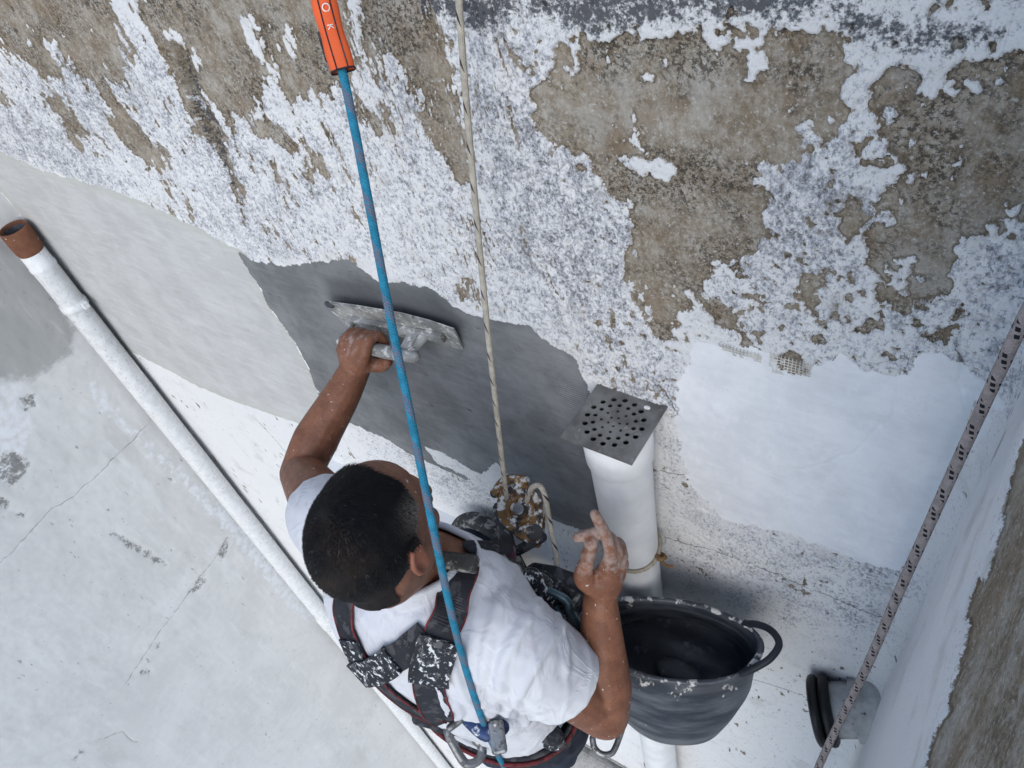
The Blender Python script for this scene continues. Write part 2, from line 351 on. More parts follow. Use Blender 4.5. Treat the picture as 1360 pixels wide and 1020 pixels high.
M_BLACK = grime('black_webbing', (.018, .019, .024), (.22, .21, .20), .62, .14, 70, .75, bumpd=.0008, extra=((.055, .055, .06), .52))
M_PAINTY = grime('paint_spattered_black', (.016, .018, .024), (.66, .67, .66), .545, .05, 95, .7, bumpd=.0016, extra=((.10, .10, .10), .55))
M_RED = grime('red_edging', (.15, .025, .028), (.04, .025, .025), .5, .1, 90, .8)
M_RUST = grime('paint_caked_descender', (.20, .11, .04), (.62, .62, .60), .50, .06, 62, .6, metal=.2, bumpd=.003, extra=((.05, .04, .035), .56))
M_DIRTY = grime('mortar_crusted_rubber', (.05, .05, .05), (.30, .295, .28), .5, .12, 48, .9, bumpd=.003)
M_BUCKET = grime('black_rubber_tub', (.016, .019, .026), (.16, .17, .18), .6, .16, 26, .5, bumpd=.0012)
M_MORT = grime('wet_mortar', (.06, .063, .07), (.14, .142, .15), .55, .15, 30, .45, bumpd=.004)
M_RUBBER = grime('black_rubber_ring', (.012, .012, .012), (.06, .055, .05), .66, .06, 70, .42)
M_STONE = grime('speckled_stone', (.5, .48, .45), (.2, .19, .18), .6, .04, 130, .8, var=.12)
M_SHUT = grime('white_shutter', (.74, .76, .78), (.5, .5, .5), .72, .05, 30, .45, var=.04)
M_GROUND = grime('pale_paving', (.55, .53, .49), (.4, .39, .36), .6, .1, 2, .9)
M_BAG = grime('dusty_grey_cloth', (.06, .07, .085), (.2, .2, .2), .6, .15, 60, .9)

XL, XR = -2.566, .075
# ---------------------------------------------------------------- ground
g = part('ground', ([(-400, -400, 0), (400, -400, 0), (400, 400, 0), (-400, 400, 0)], [(0, 1, 2, 3)]), M_GROUND, None, False); tag(g, 'pale paved ground far below', kind='structure')

# ---------------------------------------------------------------- facade wall: one displaced sheet, split into old paint and plaster patches
def spaced(a, b, s0, s1):
    n = int(round(abs(b - a) / ((s0 + s1) / 2))); t = np.linspace(0, 1, n + 1); k = s1 / s0; u = t * (1 + (k - 1) * t / 2) / ((1 + k) / 2); return a + (b - a) * u
gx = spaced(XL, XR, .0033, .0020)
gz = np.concatenate([spaced(9.7, 8.74, .03, .004)[:-1], spaced(8.74, 7.62, .0021, .0024)[:-1], spaced(7.62, 6.9, .0028, .008)[:-1], spaced(6.9, 0, .01, .16)])
dzr = np.gradient(-gz)
X, Z = np.meshgrid(gx, gz)
cx = np.linspace(XL - .01, XR + .01, 420); cz = np.linspace(9.75, 6.6, 500)
CX, CZ = np.meshgrid(cx, cz)
def up_(Fc):
    u = np.clip((X - cx[0]) / (cx[1] - cx[0]), 0, len(cx) - 1.001); v = np.clip((Z - cz[0]) / (cz[1] - cz[0]), 0, len(cz) - 1.001)
    i = u.astype(int); j = v.astype(int); fu = u - i; fv = v - j
    return (Fc[j, i] * (1 - fu) + Fc[j, i + 1] * fu) * (1 - fv) + (Fc[j + 1, i] * (1 - fu) + Fc[j + 1, i + 1] * fu) * fv
def wp(pts): return [tuple(W(*p)[[0, 2]]) for p in pts]
def region(polys):
    s = np.full(CX.shape, -9.)
    for p in polys: s = np.maximum(s, seg_sd(CX, CZ, wp(p)))
    return up_(np.clip(s, -.3, .3))
BROWN = [
 [(-260,-60),(160,-60),(150,0),(160,28),(178,60),(175,85),(165,105),(150,112),(160,135),(185,160),(205,185),(226,200),(222,222),(200,222),(175,205),(155,180),(140,150),(112,108),(97,92),(82,95),(70,108),(50,92),(20,76),(0,58),(-260,0)],
 [(60,115),(85,128),(112,170),(105,194),(90,185),(80,155),(60,130)], [(-30,105),(0,112),(25,140),(20,150),(0,135)],
 [(205,40),(243,60),(264,125),(287,160),(299,195),(304,222),(284,200),(262,165),(250,130),(232,95)], [(312,238),(326,246),(332,272),(318,266)],
 [(190,-60),(470,-60),(478,70),(480,95),(450,112),(420,120),(400,126),(385,134),(367,108),(345,130),(330,162),(318,158),(312,176),(300,150),(275,120),(258,104),(240,52),(215,40),(195,25)],
 [(339,162),(360,165),(400,195),(398,203),(370,190),(345,180)], [(399,201),(425,205),(436,240),(412,238)], [(353,208),(380,212),(390,235),(370,230)],
 [(478,-60),(585,-60),(590,20),(597,60),(606,100),(613,150),(626,200),(632,242),(612,252),(600,240),(588,214),(570,192),(560,170),(561,130),(545,110),(535,90),(520,76),(497,104),(482,92),(474,60)],
 [(480,128),(500,138),(520,165),(532,186),(500,180),(474,150)], [(596,375),(630,372),(640,400),(615,398)],
 [(720,60),(760,48),(800,58),(860,42),(930,38),(1000,58),(1050,48),(1090,36),(1130,52),(1142,85),(1132,120),(1117,150),(1105,178),(1096,152),(1060,145),(1055,168),(1070,195),(1040,205),(1000,210),(1005,240),(1022,260),(1000,290),(1032,310),(990,330),(970,320),(985,345),(950,352),(930,380),(900,420),(912,452),(880,450),(860,432),(850,400),(835,370),(830,345),(846,300),(835,270),(800,250),(780,200),(740,195),(720,170),(705,125),(730,110),(735,80)],
 [(1360,72),(1450,60),(1450,300),(1362,290),(1312,300),(1272,330),(1282,370),(1262,396),(1200,406),(1140,392),(1160,370),(1145,350),(1150,300),(1180,290),(1172,260),(1197,235),(1206,212),(1190,207),(1178,175),(1220,140),(1260,105),(1310,76)],
 [(1158,135),(1165,112),(1195,95),(1206,118),(1192,138)], [(1055,395),(1072,370),(1090,372),(1085,400),(1070,420)], [(1026,478),(1045,455),(1070,470),(1068,490),(1040,492)], [(980,440),(1000,455),(1008,470),(985,468)], [(1120,285),(1135,270),(1142,300),(1130,322),(1115,320)],[(1080,295),(1098,300),(1094,315),(1082,310)],[(940,405),(960,400),(985,430),(975,442),(950,425)]]
WHITE_ISLE = [[(832,210),(858,208),(878,200),(900,222),(885,234),(855,226)], [(985,215),(1003,210),(1000,232)], [(1000,78),(1020,70),(1018,86),(998,96)], [(905,385),(925,382),(928,402),(908,400)], [(1180,350),(1205,345),(1225,372),(1205,398),(1190,380)],
 [(160,24),(190,50),(192,62),(170,48)], [(64,62),(82,58),(98,84),(80,82)], [(106,104),(120,100),(146,150),(130,150)], [(200,30),(212,40),(206,50)],[(330,45),(345,50),(352,78),(340,70)],[(372,45),(382,50),(388,72),(378,66)],[(330,20),(342,22),(346,36),(334,36)]]
sb = np.maximum.reduce([region(BROWN)]); sb = np.minimum(sb, -region(WHITE_ISLE))
left = sstep(-.55, -1.0, X)
nA = fbm(X, Z, .05, .05, 5, 1, .55); nS = fbm(X + Z * .1, Z, .022, .085, 5, 4, .55); nF = fbm(X, Z, .017, .02, 4, 6, .72); nL = fbm(X, Z, .3, .3, 3, 8)
brown = sb + (nA * .011 + nF * .010) * (1 - left) + (nS * .026 + nF * .009) * left
fleck = fbm(X, Z, .013, .016 + .014 * left, 4, 9, .55) + .35 * fbm(X, Z, .12, .12, 2, 10)
near = sstep(-.16, -.01, sb)
brown = np.maximum(brown, (fleck - .98 + .38 * near) * .02)                  # chips lost from the paint
wf = fbm(X, Z, .014, .02 + .02 * left, 4, 2, .62) + .4 * fbm(X, Z, .09, .12, 2, 11)
brown = np.where(sb > .0, np.minimum(brown, (.62 + .55 * sstep(.0, .07, sb) - wf) * .02), brown)        # scraps of paint still clinging
LIGHT = [(-320,130),(-120,170),(0,200),(60,225),(150,250),(250,295),(330,335),(345,372),(361,408),(393,451),(414,490),(425,518),(445,560),(403,563),(340,541),(266,514),(188,471),(169,464),(120,405),(40,300),(0,250),(-60,170)]
DARK = [(318,332),(345,348),(400,350),(462,343),(505,372),(560,380),(570,380),(605,408),(642,421),(670,427),(705,433),(733,458),(761,471),(782,508),(800,560),(812,650),(800,705),(770,702),(735,690),(700,652),(677,632),(660,612),(640,634),(623,636),(587,620),(538,596),(520,584),(467,560),(440,556),(425,518),(414,490),(393,451),(361,408),(340,369)]
ISLE = [(566,592),(590,600),(640,628),(655,618),(662,632),(640,642),(618,630),(580,612)]
SKIM = [(922,452),(912,478),(905,500),(904,555),(908,600),(918,640),(962,688),(1042,702),(1150,742),(1192,752),(1240,690),(1300,570),(1335,520),(1312,500),(1275,478),(1232,470),(1200,500),(1150,494),(1120,468),(1095,478),(1075,495),(1062,500),(1032,492),(1025,472),(1000,462),(960,456)]
sL, sD, sS = region([LIGHT]), np.minimum(region([DARK]), -region([ISLE])), region([SKIM])
jag = fbm(X, Z, .02, .02, 4, 3, .6)
cliprow = (Z > 6.75)
vL = np.where(cliprow, sL + jag * .004 + .004 * nA, -1); vD = np.where(cliprow, sD + jag * .006 + nA * .003, -1); vS = np.where(cliprow, sS + jag * .007 + nA * .006, -1)
vL = np.where(vD > 0, np.minimum(vL, -vD), vL)
patch = np.maximum.reduce([vL, vD, vS])
heavy = region([[(-300,0),(0,95),(170,30),(260,120),(450,100),(620,0),(760,60),(860,300),(860,440),(905,470),(905,540),(780,500),(700,425),(600,395),(500,345),(330,330),(150,250),(0,200),(-300,130)], [(1000,200),(1180,110),(1170,380),(1360,290),(1400,500),(1060,500),(930,440),(940,350)]])
heavy2 = region([[(1000,200),(1180,110),(1170,380),(1150,440),(1060,480),(960,430),(940,350)]])
smooth_white = region([[(170,462),(270,515),(340,541),(400,570),(420,700),(440,800),(600,1020),(560,1020)], [(560,640),(640,665),(650,720),(620,800),(560,700)]])
midspeck = region([[(470,560),(540,598),(640,640),(760,700),(760,760),(640,680),(500,640)], [(880,560),(908,600),(960,690),(1190,755),(1165,830),(880,800)], [(930,380),(1000,330),(1100,240),(1160,300),(1100,460),(960,440)]])
speck = .30 + .34 * sstep(-.06, .03, heavy) - .12 * sstep(-.06, .03, heavy2) + .16 * sstep(-.05, .03, midspeck) - .12 * sstep(-.05, .03, smooth_white) + .14 * nL * sstep(-.1, 0., np.maximum(heavy, midspeck)) + .07 * nA
greyband = region([[(640,130),(780,210),(845,300),(850,440),(760,470),(680,380),(640,260)]]); speck += .10 * sstep(-.03, .04, greyband)
algae = 1.0 * sstep(-.05, .02, region([[(480,-60),(1100,-60),(1120,0),(1060,30),(960,22),(880,30),(780,45),(700,8),(640,40),(560,12)], [(1115,-10),(1180,18),(1330,38),(1300,62),(1200,66),(1120,40)], [(700,-60),(1500,-60),(1500,-12),(1000,-6)]])) * .60
algae = np.maximum(algae, .40 * sstep(-.025, .01, region([[(790,440),(830,440),(850,470),(800,470)], [(560,388),(600,392),(598,404),(560,398)], [(325,318),(370,322),(400,345),(350,345)], [(1140,120),(1230,75),(1240,100),(1150,160)], [(795,500),(850,515),(892,536),(910,552),(890,556),(850,532),(795,512)]])))
CR = [[(884,622),(902,626),(935,634)], [(884,712),(940,726),(1000,746),(1060,772),(1100,786),(1172,816)], [(1268,470),(1276,510),(1288,545)], [(345,560),(380,600),(400,640),(404,668)], [(1198,500),(1180,560),(1130,600),(1060,620)], [(860,498),(885,512),(905,552)], [(1160,960),(1020,905),(960,890)]]
cr = np.full(X.shape, 1.); sgn = np.ones(X.shape)
for p in CR:
    pts = wp(p); wb_ = .007 * fbm(CX, CZ, .05, .05, 4, 5, .6); dd = line_sd(CX + wb_, CZ + .8 * np.roll(wb_, 37, 1), pts); d = up_(np.clip(dd, -.08, .08)); k = np.abs(d) < np.abs(cr); cr = np.where(k, d, cr)
algae = np.maximum(algae, .36 * sstep(-.03, .015, region([[(730,70),(800,62),(930,45),(1010,62),(1090,42),(1130,60),(1125,130),(1060,110),(980,130),(900,120),(820,150),(760,140)], [(930,150),(990,130),(1000,190),(940,200)], [(1230,130),(1300,90),(1360,90),(1360,130),(1260,170)]])))
algae = np.maximum(algae, .52 * sstep(-.010, .006, region([[(232,70),(246,72),(268,130),(288,165),(300,205),(312,240),(330,270),(318,262),(296,222),(276,188),(256,150),(243,110)]])))
algae = np.maximum(algae, .40 * sstep(-.03, .015, region([[(185,-60),(250,-60),(258,20),(266,90),(255,95),(232,50),(200,15)]])))
# relief in metres, towards the camera side
amp = np.clip(.006 / (dzr[:, None] + .004), 0, 1)
pit = fbm(X, Z, .011, .012, 3, 5, .6)
paint = .0052 - .0040 * sstep(.15, .7, pit) * np.clip(speck * 2 - .4, 0, 1) + .0005 * nF
bare = .0006 * nF - .0018 * np.clip(fbm(X, Z, .03, .03, 4, 7, .6), 0, 1) + .0006 * nA
bm = sstep(-.0015, .0015, brown)
disp = (paint * (1 - bm) + bare * bm) * amp + .004 * nL * amp
fiss = region([[(226,60),(246,66),(268,130),(290,165),(300,205),(285,195),(262,160),(245,115)]]); disp -= .02 * sstep(-.004, .006, fiss)
pl = .0042 + .0008 * fbm(X, Z, .12, .09, 3, 2) + .0025 * sstep(.0, .03, vD)
disp = disp * (1 - sstep(-.004, .002, patch)) + (pl + .004 * nL * amp) * sstep(-.004, .002, patch)
disp -= .0015 * np.exp(-(cr / .0016) ** 2) * amp
r = .045; dxr = np.clip(r - (XR - X), 0, r); disp += (r - np.sqrt(np.maximum(r * r - dxr ** 2, 0)))   # coved into the side wall
V = np.stack([X, -disp, Z], -1).reshape(-1, 3)
nr, nc = X.shape
idx = np.arange(nr * nc).reshape(nr, nc)
quad = np.stack([idx[:-1, :-1], idx[1:, :-1], idx[1:, 1:], idx[:-1, 1:]], -1).reshape(-1, 4)
fm = lambda A: A.reshape(-1)[quad].mean(1)
qL, qD, qS = fm(vL) > 0, fm(vD) > 0, fm(vS) > 0
kind = np.where(qD, 2, np.where(qS, 3, np.where(qL, 1, 0)))
weave = region([[(565,595),(600,560),(680,575),(790,640),(800,690),(690,640)], [(745,470),(790,500),(770,560),(740,530)], [(350,380),(380,390),(420,470),(400,480)]])
def sub(name, k, mat, parent, attrs):
    q = quad[kind == k]; u, inv = np.unique(q, return_inverse=True); me = npmesh(name, V[u], inv.reshape(-1, 4))
    for nm, A in attrs: fattr(me, nm, A.reshape(-1)[u])
    return link(name, me, mat, parent)
wall = sub('facade_wall', 0, M_OLD, None, [('brown', np.clip(brown / .006 * .5 + .5, 0, 1)), ('speck', speck), ('algae', algae), ('crack', cr)])
tag(wall, 'old facade wall of flaking white limewash over bare brown render, behind the worker', 'wall')
tag(sub('plaster_patch', 1, M_LIGHT, wall, [('inner', vL)]), 'broad patch of dried light grey plaster beside the left downpipe')
tag(sub('plaster_patch', 2, M_DARK, wall, [('inner', vD), ('weave', sstep(-.02, .02, weave)), ('wet', sstep(-.06, .03, region([[(440,372),(510,378),(575,392),(612,425),(600,440),(540,420),(450,400)]])))]), 'fresh wet dark grey plaster patch under the trowel')  # the wet mask paints the trowel's shadow above the blade into the colour
tag(sub('plaster_patch', 3, M_SKIM, wall, [('inner', vS)]), 'white skim plaster patch right of the drain grate')
# scraps of reinforcing mesh left bare above the white patch
def scrim(px, nx_, nz_, miss):
    c = W(*px); p = .0052; parts = []
    for i in range(nx_):
        for j in range(nz_):
            if random.random() < miss[j]: continue
            x, z = c[0] + (i - nx_ / 2) * p, c[2] - j * p
            parts.append(box((x, -.0055, z), (.0011, .0008, p))); parts.append(box((x + p / 2, -.0056, z - p / 2), (p, .0008, .0011)))
    return join(*parts)
M_SCRIM = grime('fibreglass_mesh', (.56, .53, .47), (.3, .27, .22), .6, .1, 80, .8)
part('reinforcing_mesh', scrim((1052, 474), 11, 7, [.0, .0, .0, .2, .5, .7, .8]), M_SCRIM, wall, False)
part('reinforcing_mesh', scrim((985, 462), 12, 3, [.1, .1, .5]), M_SCRIM, wall, False)
part('reinforcing_mesh', scrim((1318, 536), 7, 7, [.1, .1, .1, .2, .2, .4, .6]), M_SCRIM, wall, False)

# ---------------------------------------------------------------- left side wall
ly = np.concatenate([spaced(0, -1.45, .006, .006)[:-1], spaced(-1.45, -2.6, .02, .1)]); lz = np.concatenate([spaced(9.6, 8.3, .1, .02)[:-1], spaced(8.3, 6.2, .006, .007)[:-1], spaced(6.2, 0, .012, .12)])
LY, LZ = np.meshgrid(ly, lz)
lp = lambda pts: [tuple(LW(px, py, XL)[[1, 2]]) for px, py in pts]
grey = sstep(-.1, .06, seg_sd(LY, LZ, lp([(-200,250),(30,330),(95,440),(90,470),(40,500),(-40,500),(-300,480)])))
whi = sstep(-.06, .05, np.maximum(seg_sd(LY, LZ, lp([(-100,500),(30,505),(60,560),(20,640),(-100,660)])), seg_sd(LY, LZ, lp([(100,460),(175,560),(330,690),(430,830),(400,830),(250,660),(120,540)])))) * .6
spot = np.full(LY.shape, -1.)
for p in ([(0,605),(18,602),(40,612),(35,630),(15,645),(0,635)], [(28,530),(45,525),(48,540),(35,545)], [(150,708),(160,712),(200,735),(220,750),(200,744),(165,722)], [(290,735),(302,714),(305,722),(295,745)], [(252,785),(270,760),(275,768),(258,788)], [(188,892),(196,888),(200,896)], [(95,1015),(108,992),(112,1000)], [(0,660),(12,668),(10,676),(0,672)], [(20,683),(36,682),(32,690)], [(205,858),(212,852),(212,860)]):
    spot = np.maximum(spot, seg_sd(LY, LZ, lp(p)))
spot = np.clip(sstep(-.022, .008, spot), 0, 1) * .8
lcr = np.full(LY.shape, 1.)
for p in ([(-60,800),(0,745),(60,690),(98,662),(110,648),(150,610),(195,566)], [(302,714),(280,750),(240,800),(205,850),(170,905)], [(280,1020),(330,958),(390,885),(440,850)], [(140,975),(165,968),(185,985)]):
    wb_ = .022 * fbm(LY, LZ, .14, .14, 4, 7, .6); d = line_sd(LY + wb_, LZ + wb_ * .7, lp(p)); lcr = np.where(np.abs(d) < np.abs(lcr), d, lcr)
lcr = np.where(LZ > 5.6, lcr, 1)
ld = .006 * fbm(LY, LZ, .5, .5, 3, 2) + .0012 * fbm(LY, LZ, .04, .06, 3, 5) * (LZ > 6) - .002 * np.exp(-(lcr / .004) ** 2) - .003 * spot
LV = np.stack([XL + ld, LY, LZ], -1).reshape(-1, 3); a, b = LY.shape; li = np.arange(a * b).reshape(a, b)
lq = np.stack([li[:-1, :-1], li[:-1, 1:], li[1:, 1:], li[1:, :-1]], -1).reshape(-1, 4)
me = npmesh('side_wall', LV, lq)
for nm, A in (('grey', grey), ('white', whi), ('spot', spot), ('crack', lcr)): fattr(me, nm, A.ravel())
lw_ = link('side_wall', me, M_SIDE); tag(lw_, 'pale grey rendered side wall with scuffs and fine cracks, left of the long downpipe', 'wall')
# ---------------------------------------------------------------- right side wall
ry = spaced(0, -.62, .003, .0025); rz = np.concatenate([spaced(9.6, 8.85, .05, .006)[:-1], spaced(8.85, 7.9, .0028, .004)[:-1], spaced(7.9, 6.8, .005, .01)[:-1], spaced(6.8, 0, .02, .2)])
RY, RZ = np.meshgrid(ry, rz)
rp = lambda pts: [tuple(LW(px, py, XR)[[1, 2]]) for px, py in pts]
rb = seg_sd(RY, RZ, rp([(1240,1060),(1236,1010),(1262,950),(1275,905),(1292,850),(1290,800),(1302,775),(1318,760),(1330,705),(1345,650),(1358,600),(1380,560),(1500,560),(1900,1200)]))
rb = np.maximum(rb, np.where((RY < -.50), .05, -1))
rb2 = rb + .012 * fbm(RY, RZ, .03, .05, 4, 3) + .006 * fbm(RY, RZ, .012, .015, 3, 5)
rsp = np.full(RY.shape, .06) + .26 * sstep(-.10, -.01, rb) + .08 * fbm(RY, RZ, .1, .1, 3, 6)
rd = .003 * (1 - sstep(-.002, .002, rb2)) + .004 * fbm(RY, RZ, .18, .18, 3, 1) - .002 * np.clip(fbm(RY, RZ, .02, .02, 3, 4), 0, 1) * sstep(-.05, .0, rb)
RV = np.stack([XR - rd, RY, RZ], -1).reshape(-1, 3); a, b = RY.shape; ri = np.arange(a * b).reshape(a, b)
rq = np.stack([ri[:-1, :-1], ri[1:, :-1], ri[1:, 1:], ri[:-1, 1:]], -1).reshape(-1, 4)
bv = np.array([(XR, -.62, 9.6), (XR + .5, -.62, 9.6), (XR + .5, -.62, 0), (XR, -.62, 0)]); k0 = len(RV)
me = npmesh('side_wall', np.concatenate([RV, bv]), np.concatenate([rq, [[k0, k0 + 3, k0 + 2, k0 + 1]]]))
ones = lambda A, v: np.concatenate([A.ravel(), np.full(4, v)])
for nm, A, v in (('brown', np.clip(rb2 / .008 * .5 + .5, 0, 1), 1.), ('speck', rsp, .4), ('algae', rb * 0, 0), ('crack', rb * 0 + 1, 1)): fattr(me, nm, ones(A, v))
rw_ = link('side_wall', me, M_OLD2); tag(rw_, 'side wall with white paint peeling to brown stone, close on the right edge', 'wall')

# ---------------------------------------------------------------- roller shutter and sill low on the facade
sh = empty('roller_shutter', 'white slatted roller shutter low on the facade, behind the worker\'s chin', 'shutter')
sx0, sx1, sz0, sz1 = -1.55, -1.0, 5.75, 7.16
for (c, s) in (((sx0 - .02, -.02, (sz0 + sz1) / 2), (.04, .05, sz1 - sz0)), ((sx1 + .02, -.02, (sz0 + sz1) / 2), (.04, .05, sz1 - sz0))): part('guide_rail', box(c, s), M_SHUT, sh, False, .004)
part('shutter_box', box(((sx0 + sx1) / 2, -.022, sz1 + .03), (sx1 - sx0 + .08, .055, .06)), M_SHUT, sh, False, .006)
zz = sz1 - .002; sm = None
while zz > sz0 + .03:
    if sm is None:
        pr = [(-.0, 0), (-.012, -.004), (-.016, -.018), (-.014, -.034), (-.004, -.041), (0, -.041)]
        v = [(x, y, z) for x in (sx0, sx1) for y, z in pr]; f = [(i, i + 6, i + 7, i + 1) for i in range(5)] + [(0, 1, 2, 3, 4, 5), (11, 10, 9, 8, 7, 6)]
        sm = mesh('slat', v, f, False); sm.materials.append(M_SHUT)
    o = bpy.data.objects.new('slat', sm); COL.objects.link(o); o.parent = sh; o.location = (0, -.012, zz); zz -= .0435
sill = empty('window_sill', 'speckled stone sill with a dark metal edge, at the bottom below the elbow', 'sill')
part('slab', box((-.83, -.075, 5.50), (.72, .15, .06)), M_STONE, sill, False, .006)
part('metal_edge', tube([(-.95, -.02, 5.56), (-.40, -.02, 5.56)], .012, 8), M_STEEL, sill)

# ---------------------------------------------------------------- left downpipe
px_, py_ = XL + .047, -.057
lpipe = empty('downpipe', 'long white plastic downpipe with an open terracotta socket, in the left corner', 'pipe')
ztop = 7.868
def ring_tube(cx, cy, prof, seg=40):                              # open lathe through (radius, z)
    v = [(cx + r_ * math.cos(2 * math.pi * k / seg), cy + r_ * math.sin(2 * math.pi * k / seg), z) for r_, z in prof for k in range(seg)]
    f = [(i * seg + k, i * seg + (k + 1) % seg, (i + 1) * seg + (k + 1) % seg, (i + 1) * seg + k) for i in range(len(prof) - 1) for k in range(seg)]
    return v, f
part('tube', ring_tube(px_, py_, [(.037, ztop), (.040, ztop), (.040, ztop - .06), (.0425, ztop - .065), (.0425, ztop - .075), (.040, ztop - .08), (.040, 5.0), (.040, .0)]), M_PVC2, lpipe)
part('terracotta_socket', ring_tube(px_, py_, [(.037, ztop - .3), (.038, ztop + .04), (.040, ztop + .074), (.042, ztop + .078), (.044, ztop + .074), (.0445, ztop + .03), (.043, ztop + .0), (.040, ztop - .012)]), M_TERRA, lpipe)
part('inner_lining', ring_tube(px_, py_, [(.0372, ztop + .066), (.0365, ztop - .3), (0, ztop - .3)]), M_MORT, lpipe)
part('clamp_band', ring_tube(px_, py_, [(.040, ztop - .252), (.0445, ztop - .25), (.0445, ztop - .225), (.040, ztop - .222)]), M_PVC2, lpipe)
part('clamp_bolt', box((px_ + .046, py_ + .014, ztop - .237), (.02, .02, .026)), M_PVC2, lpipe, False, .003)
part('tube_joint', ring_tube(px_, py_, [(.040, 5.32), (.0455, 5.31), (.0455, 5.2), (.040, 5.19)]), M_PVC2, lpipe)

# ---------------------------------------------------------------- centre downpipe with its drain grate
pcx, pcy = -.4415, -.068
cp = empty('downpipe', 'white plastic downpipe under the square drain grate, beside the bucket', 'pipe')
part('tube', ring_tube(pcx, pcy, [(.0588, 8.012), (.061, 8.012), (.061, 7.965), (.0605, 7.93), (.058, 7.925), (.0555, 7.915), (.054, 7.72), (.054, 7.0), (.054, .0)]), M_PVC, cp)
part('inner_lining', ring_tube(pcx, pcy, [(.0585, 8.011), (.0585, 7.93), (.05, 7.9), (.05, 7.6), (.0, 7.6)]), M_MORT, cp)
gr = empty('drain_grate', 'square grey metal drain grate with rings of round holes, on top of the pipe', 'grate')
gh, gt = .0668, .0035
bm_ = bmesh.new()
def holes():
    L = []
    for n, rr, hr, ph in ((16, .0490, .0050, .1), (14, .0360, .0041, .0), (8, .0225, .0028, .2), (5, .0100, .0025, .0)):
        for k in range(n): L.append((rr * math.cos(2 * math.pi * k / n + ph), rr * math.sin(2 * math.pi * k / n + ph), hr))
    return L
ge = []; gv = []
def loop2(pts):
    vs = [bm_.verts.new((x, y, 0)) for x, y in pts]; return [bm_.edges.new((vs[i], vs[(i + 1) % len(vs)])) for i in range(len(vs))]
ge += loop2([(-gh, -gh), (gh, -gh), (gh, gh), (-gh, gh)])
for hx, hy, hr in holes(): ge += loop2([(hx + hr * math.cos(2 * math.pi * k / 10), hy + hr * math.sin(2 * math.pi * k / 10)) for k in range(10)])
bmesh.ops.triangle_fill(bm_, use_beauty=True, use_dissolve=False, edges=ge)
HL = holes()
kill = [f for f in bm_.faces if any(math.hypot(f.calc_center_median().x - hx, f.calc_center_median().y - hy) < hr * .93 for hx, hy, hr in HL)]
bmesh.ops.delete(bm_, geom=kill, context='FACES')
for f in bm_.faces:
    if f.normal.z < 0: f.normal_flip()
me = bpy.data.meshes.new('plate'); bm_.to_mesh(me); bm_.free()
o = link('plate', me, M_STEEL, gr); o.location = (pcx - .0015, -.0695, 8.0205); o.rotation_euler = (math.radians(.6), 0, math.radians(-1))
sm_ = o.modifiers.new('thick', 'SOLIDIFY'); sm_.thickness = gt; sm_.offset = -1
part('mortar_blob', ell((-.405, -.022, 8.0225), (.006, .004, .003)), M_PVC2, gr)

# ---------------------------------------------------------------- rope tie round the centre pipe
M_ROPEW = m_rope('white_black_ticked_rope', (.42, .355, .335), (.02, .02, .022), (.036, 5))
M_ROPES = m_rope('pale_flecked_rope', (.48, .44, .37), (.04, .035, .035), (.05, 2))
M_ROPEB = m_rope('blue_purple_rope', (.03, .235, .37), (.13, .15, .205), 'helix')
M_STRING = m_rope('pale_string', (.50, .44, .34), (.2, .12, .06), (.02, 2))
tz = 7.62
pts = [(pcx + .058 * math.cos(a), pcy + .058 * math.sin(a), tz + .006 * math.sin(2 * a)) for a in np.linspace(0.15, 2 * math.pi + .1, 40)]
tie = uvtube('rope_tie', pts, .0042, M_STRING, seg=8); tag(tie, 'thin pale string tied round the white pipe above the bucket', 'string')
part('knot', join(tube(catmull([(pcx + .056, pcy, tz), (pcx + .066, pcy - .008, tz + .006), (pcx + .072, pcy + .004, tz), (pcx + .06, pcy + .01, tz - .006), (pcx + .058, pcy - .004, tz + .004)]), .0045, 8), tube(catmull([(pcx + .06, pcy, tz), (pcx + .08, pcy - .01, tz - .004), (pcx + .095, pcy - .012, tz + .008)]), .0032, 8)), M_STRING, tie)

# ---------------------------------------------------------------- stub pipe with black rubber rings in the right corner
st = empty('pipe_stub', 'short grey pipe stub with black rubber rings, in the right corner', 'pipe')
A0 = W(1186, 925) + np.array([0, .01, 0]); A0 = A0 + np.array([.02, -.02, -.012]); A1 = A0 + np.array([-.875, -.408, -.259]) * .165; ax = (A1 - A0); LEN = np.linalg.norm(ax); ax /= LEN
def lathe_ax(prof, seg=36):
    Mb = basis((0, 0, 1), ax); v = [A0 + ax * t + Mb @ np.array([r_ * math.cos(2 * math.pi * k / seg), r_ * math.sin(2 * math.pi * k / seg), 0]) for t, r_ in prof for k in range(seg)]
    f = [(i * seg + k, i * seg + (k + 1) % seg, (i + 1) * seg + (k + 1) % seg, (i + 1) * seg + k) for i in range(len(prof) - 1) for k in range(seg)]
    return v, f
M_STUB = grime('patchy_grey_pipe', (.36, .36, .35), (.10, .09, .08), .66, .05, 60, .7, extra=((.26, .13, .08), .66))
part('sleeve', lathe_ax([(-.05, .068), (LEN * .55, .066), (LEN * .56, .056)]), M_STUB, st)
part('tube', lathe_ax([(LEN * .5, .057), (LEN - .002, .056), (LEN - .002, .047), (LEN - .1, .046)]), M_STUB, st)
for t in (LEN - .024, LEN - .002):
    part('rubber_ring', lathe_ax([(t - .012, .054), (t - .0115, .064), (t - .007, .0715), (t, .0735), (t + .006, .0715), (t + .010, .064), (t + .011, .050), (t + .004, .046)]), M_RUBBER, st)
part('end_cap', lathe_ax([(LEN - .02, .05), (LEN - .021, .0)]), M_RUBBER, st)
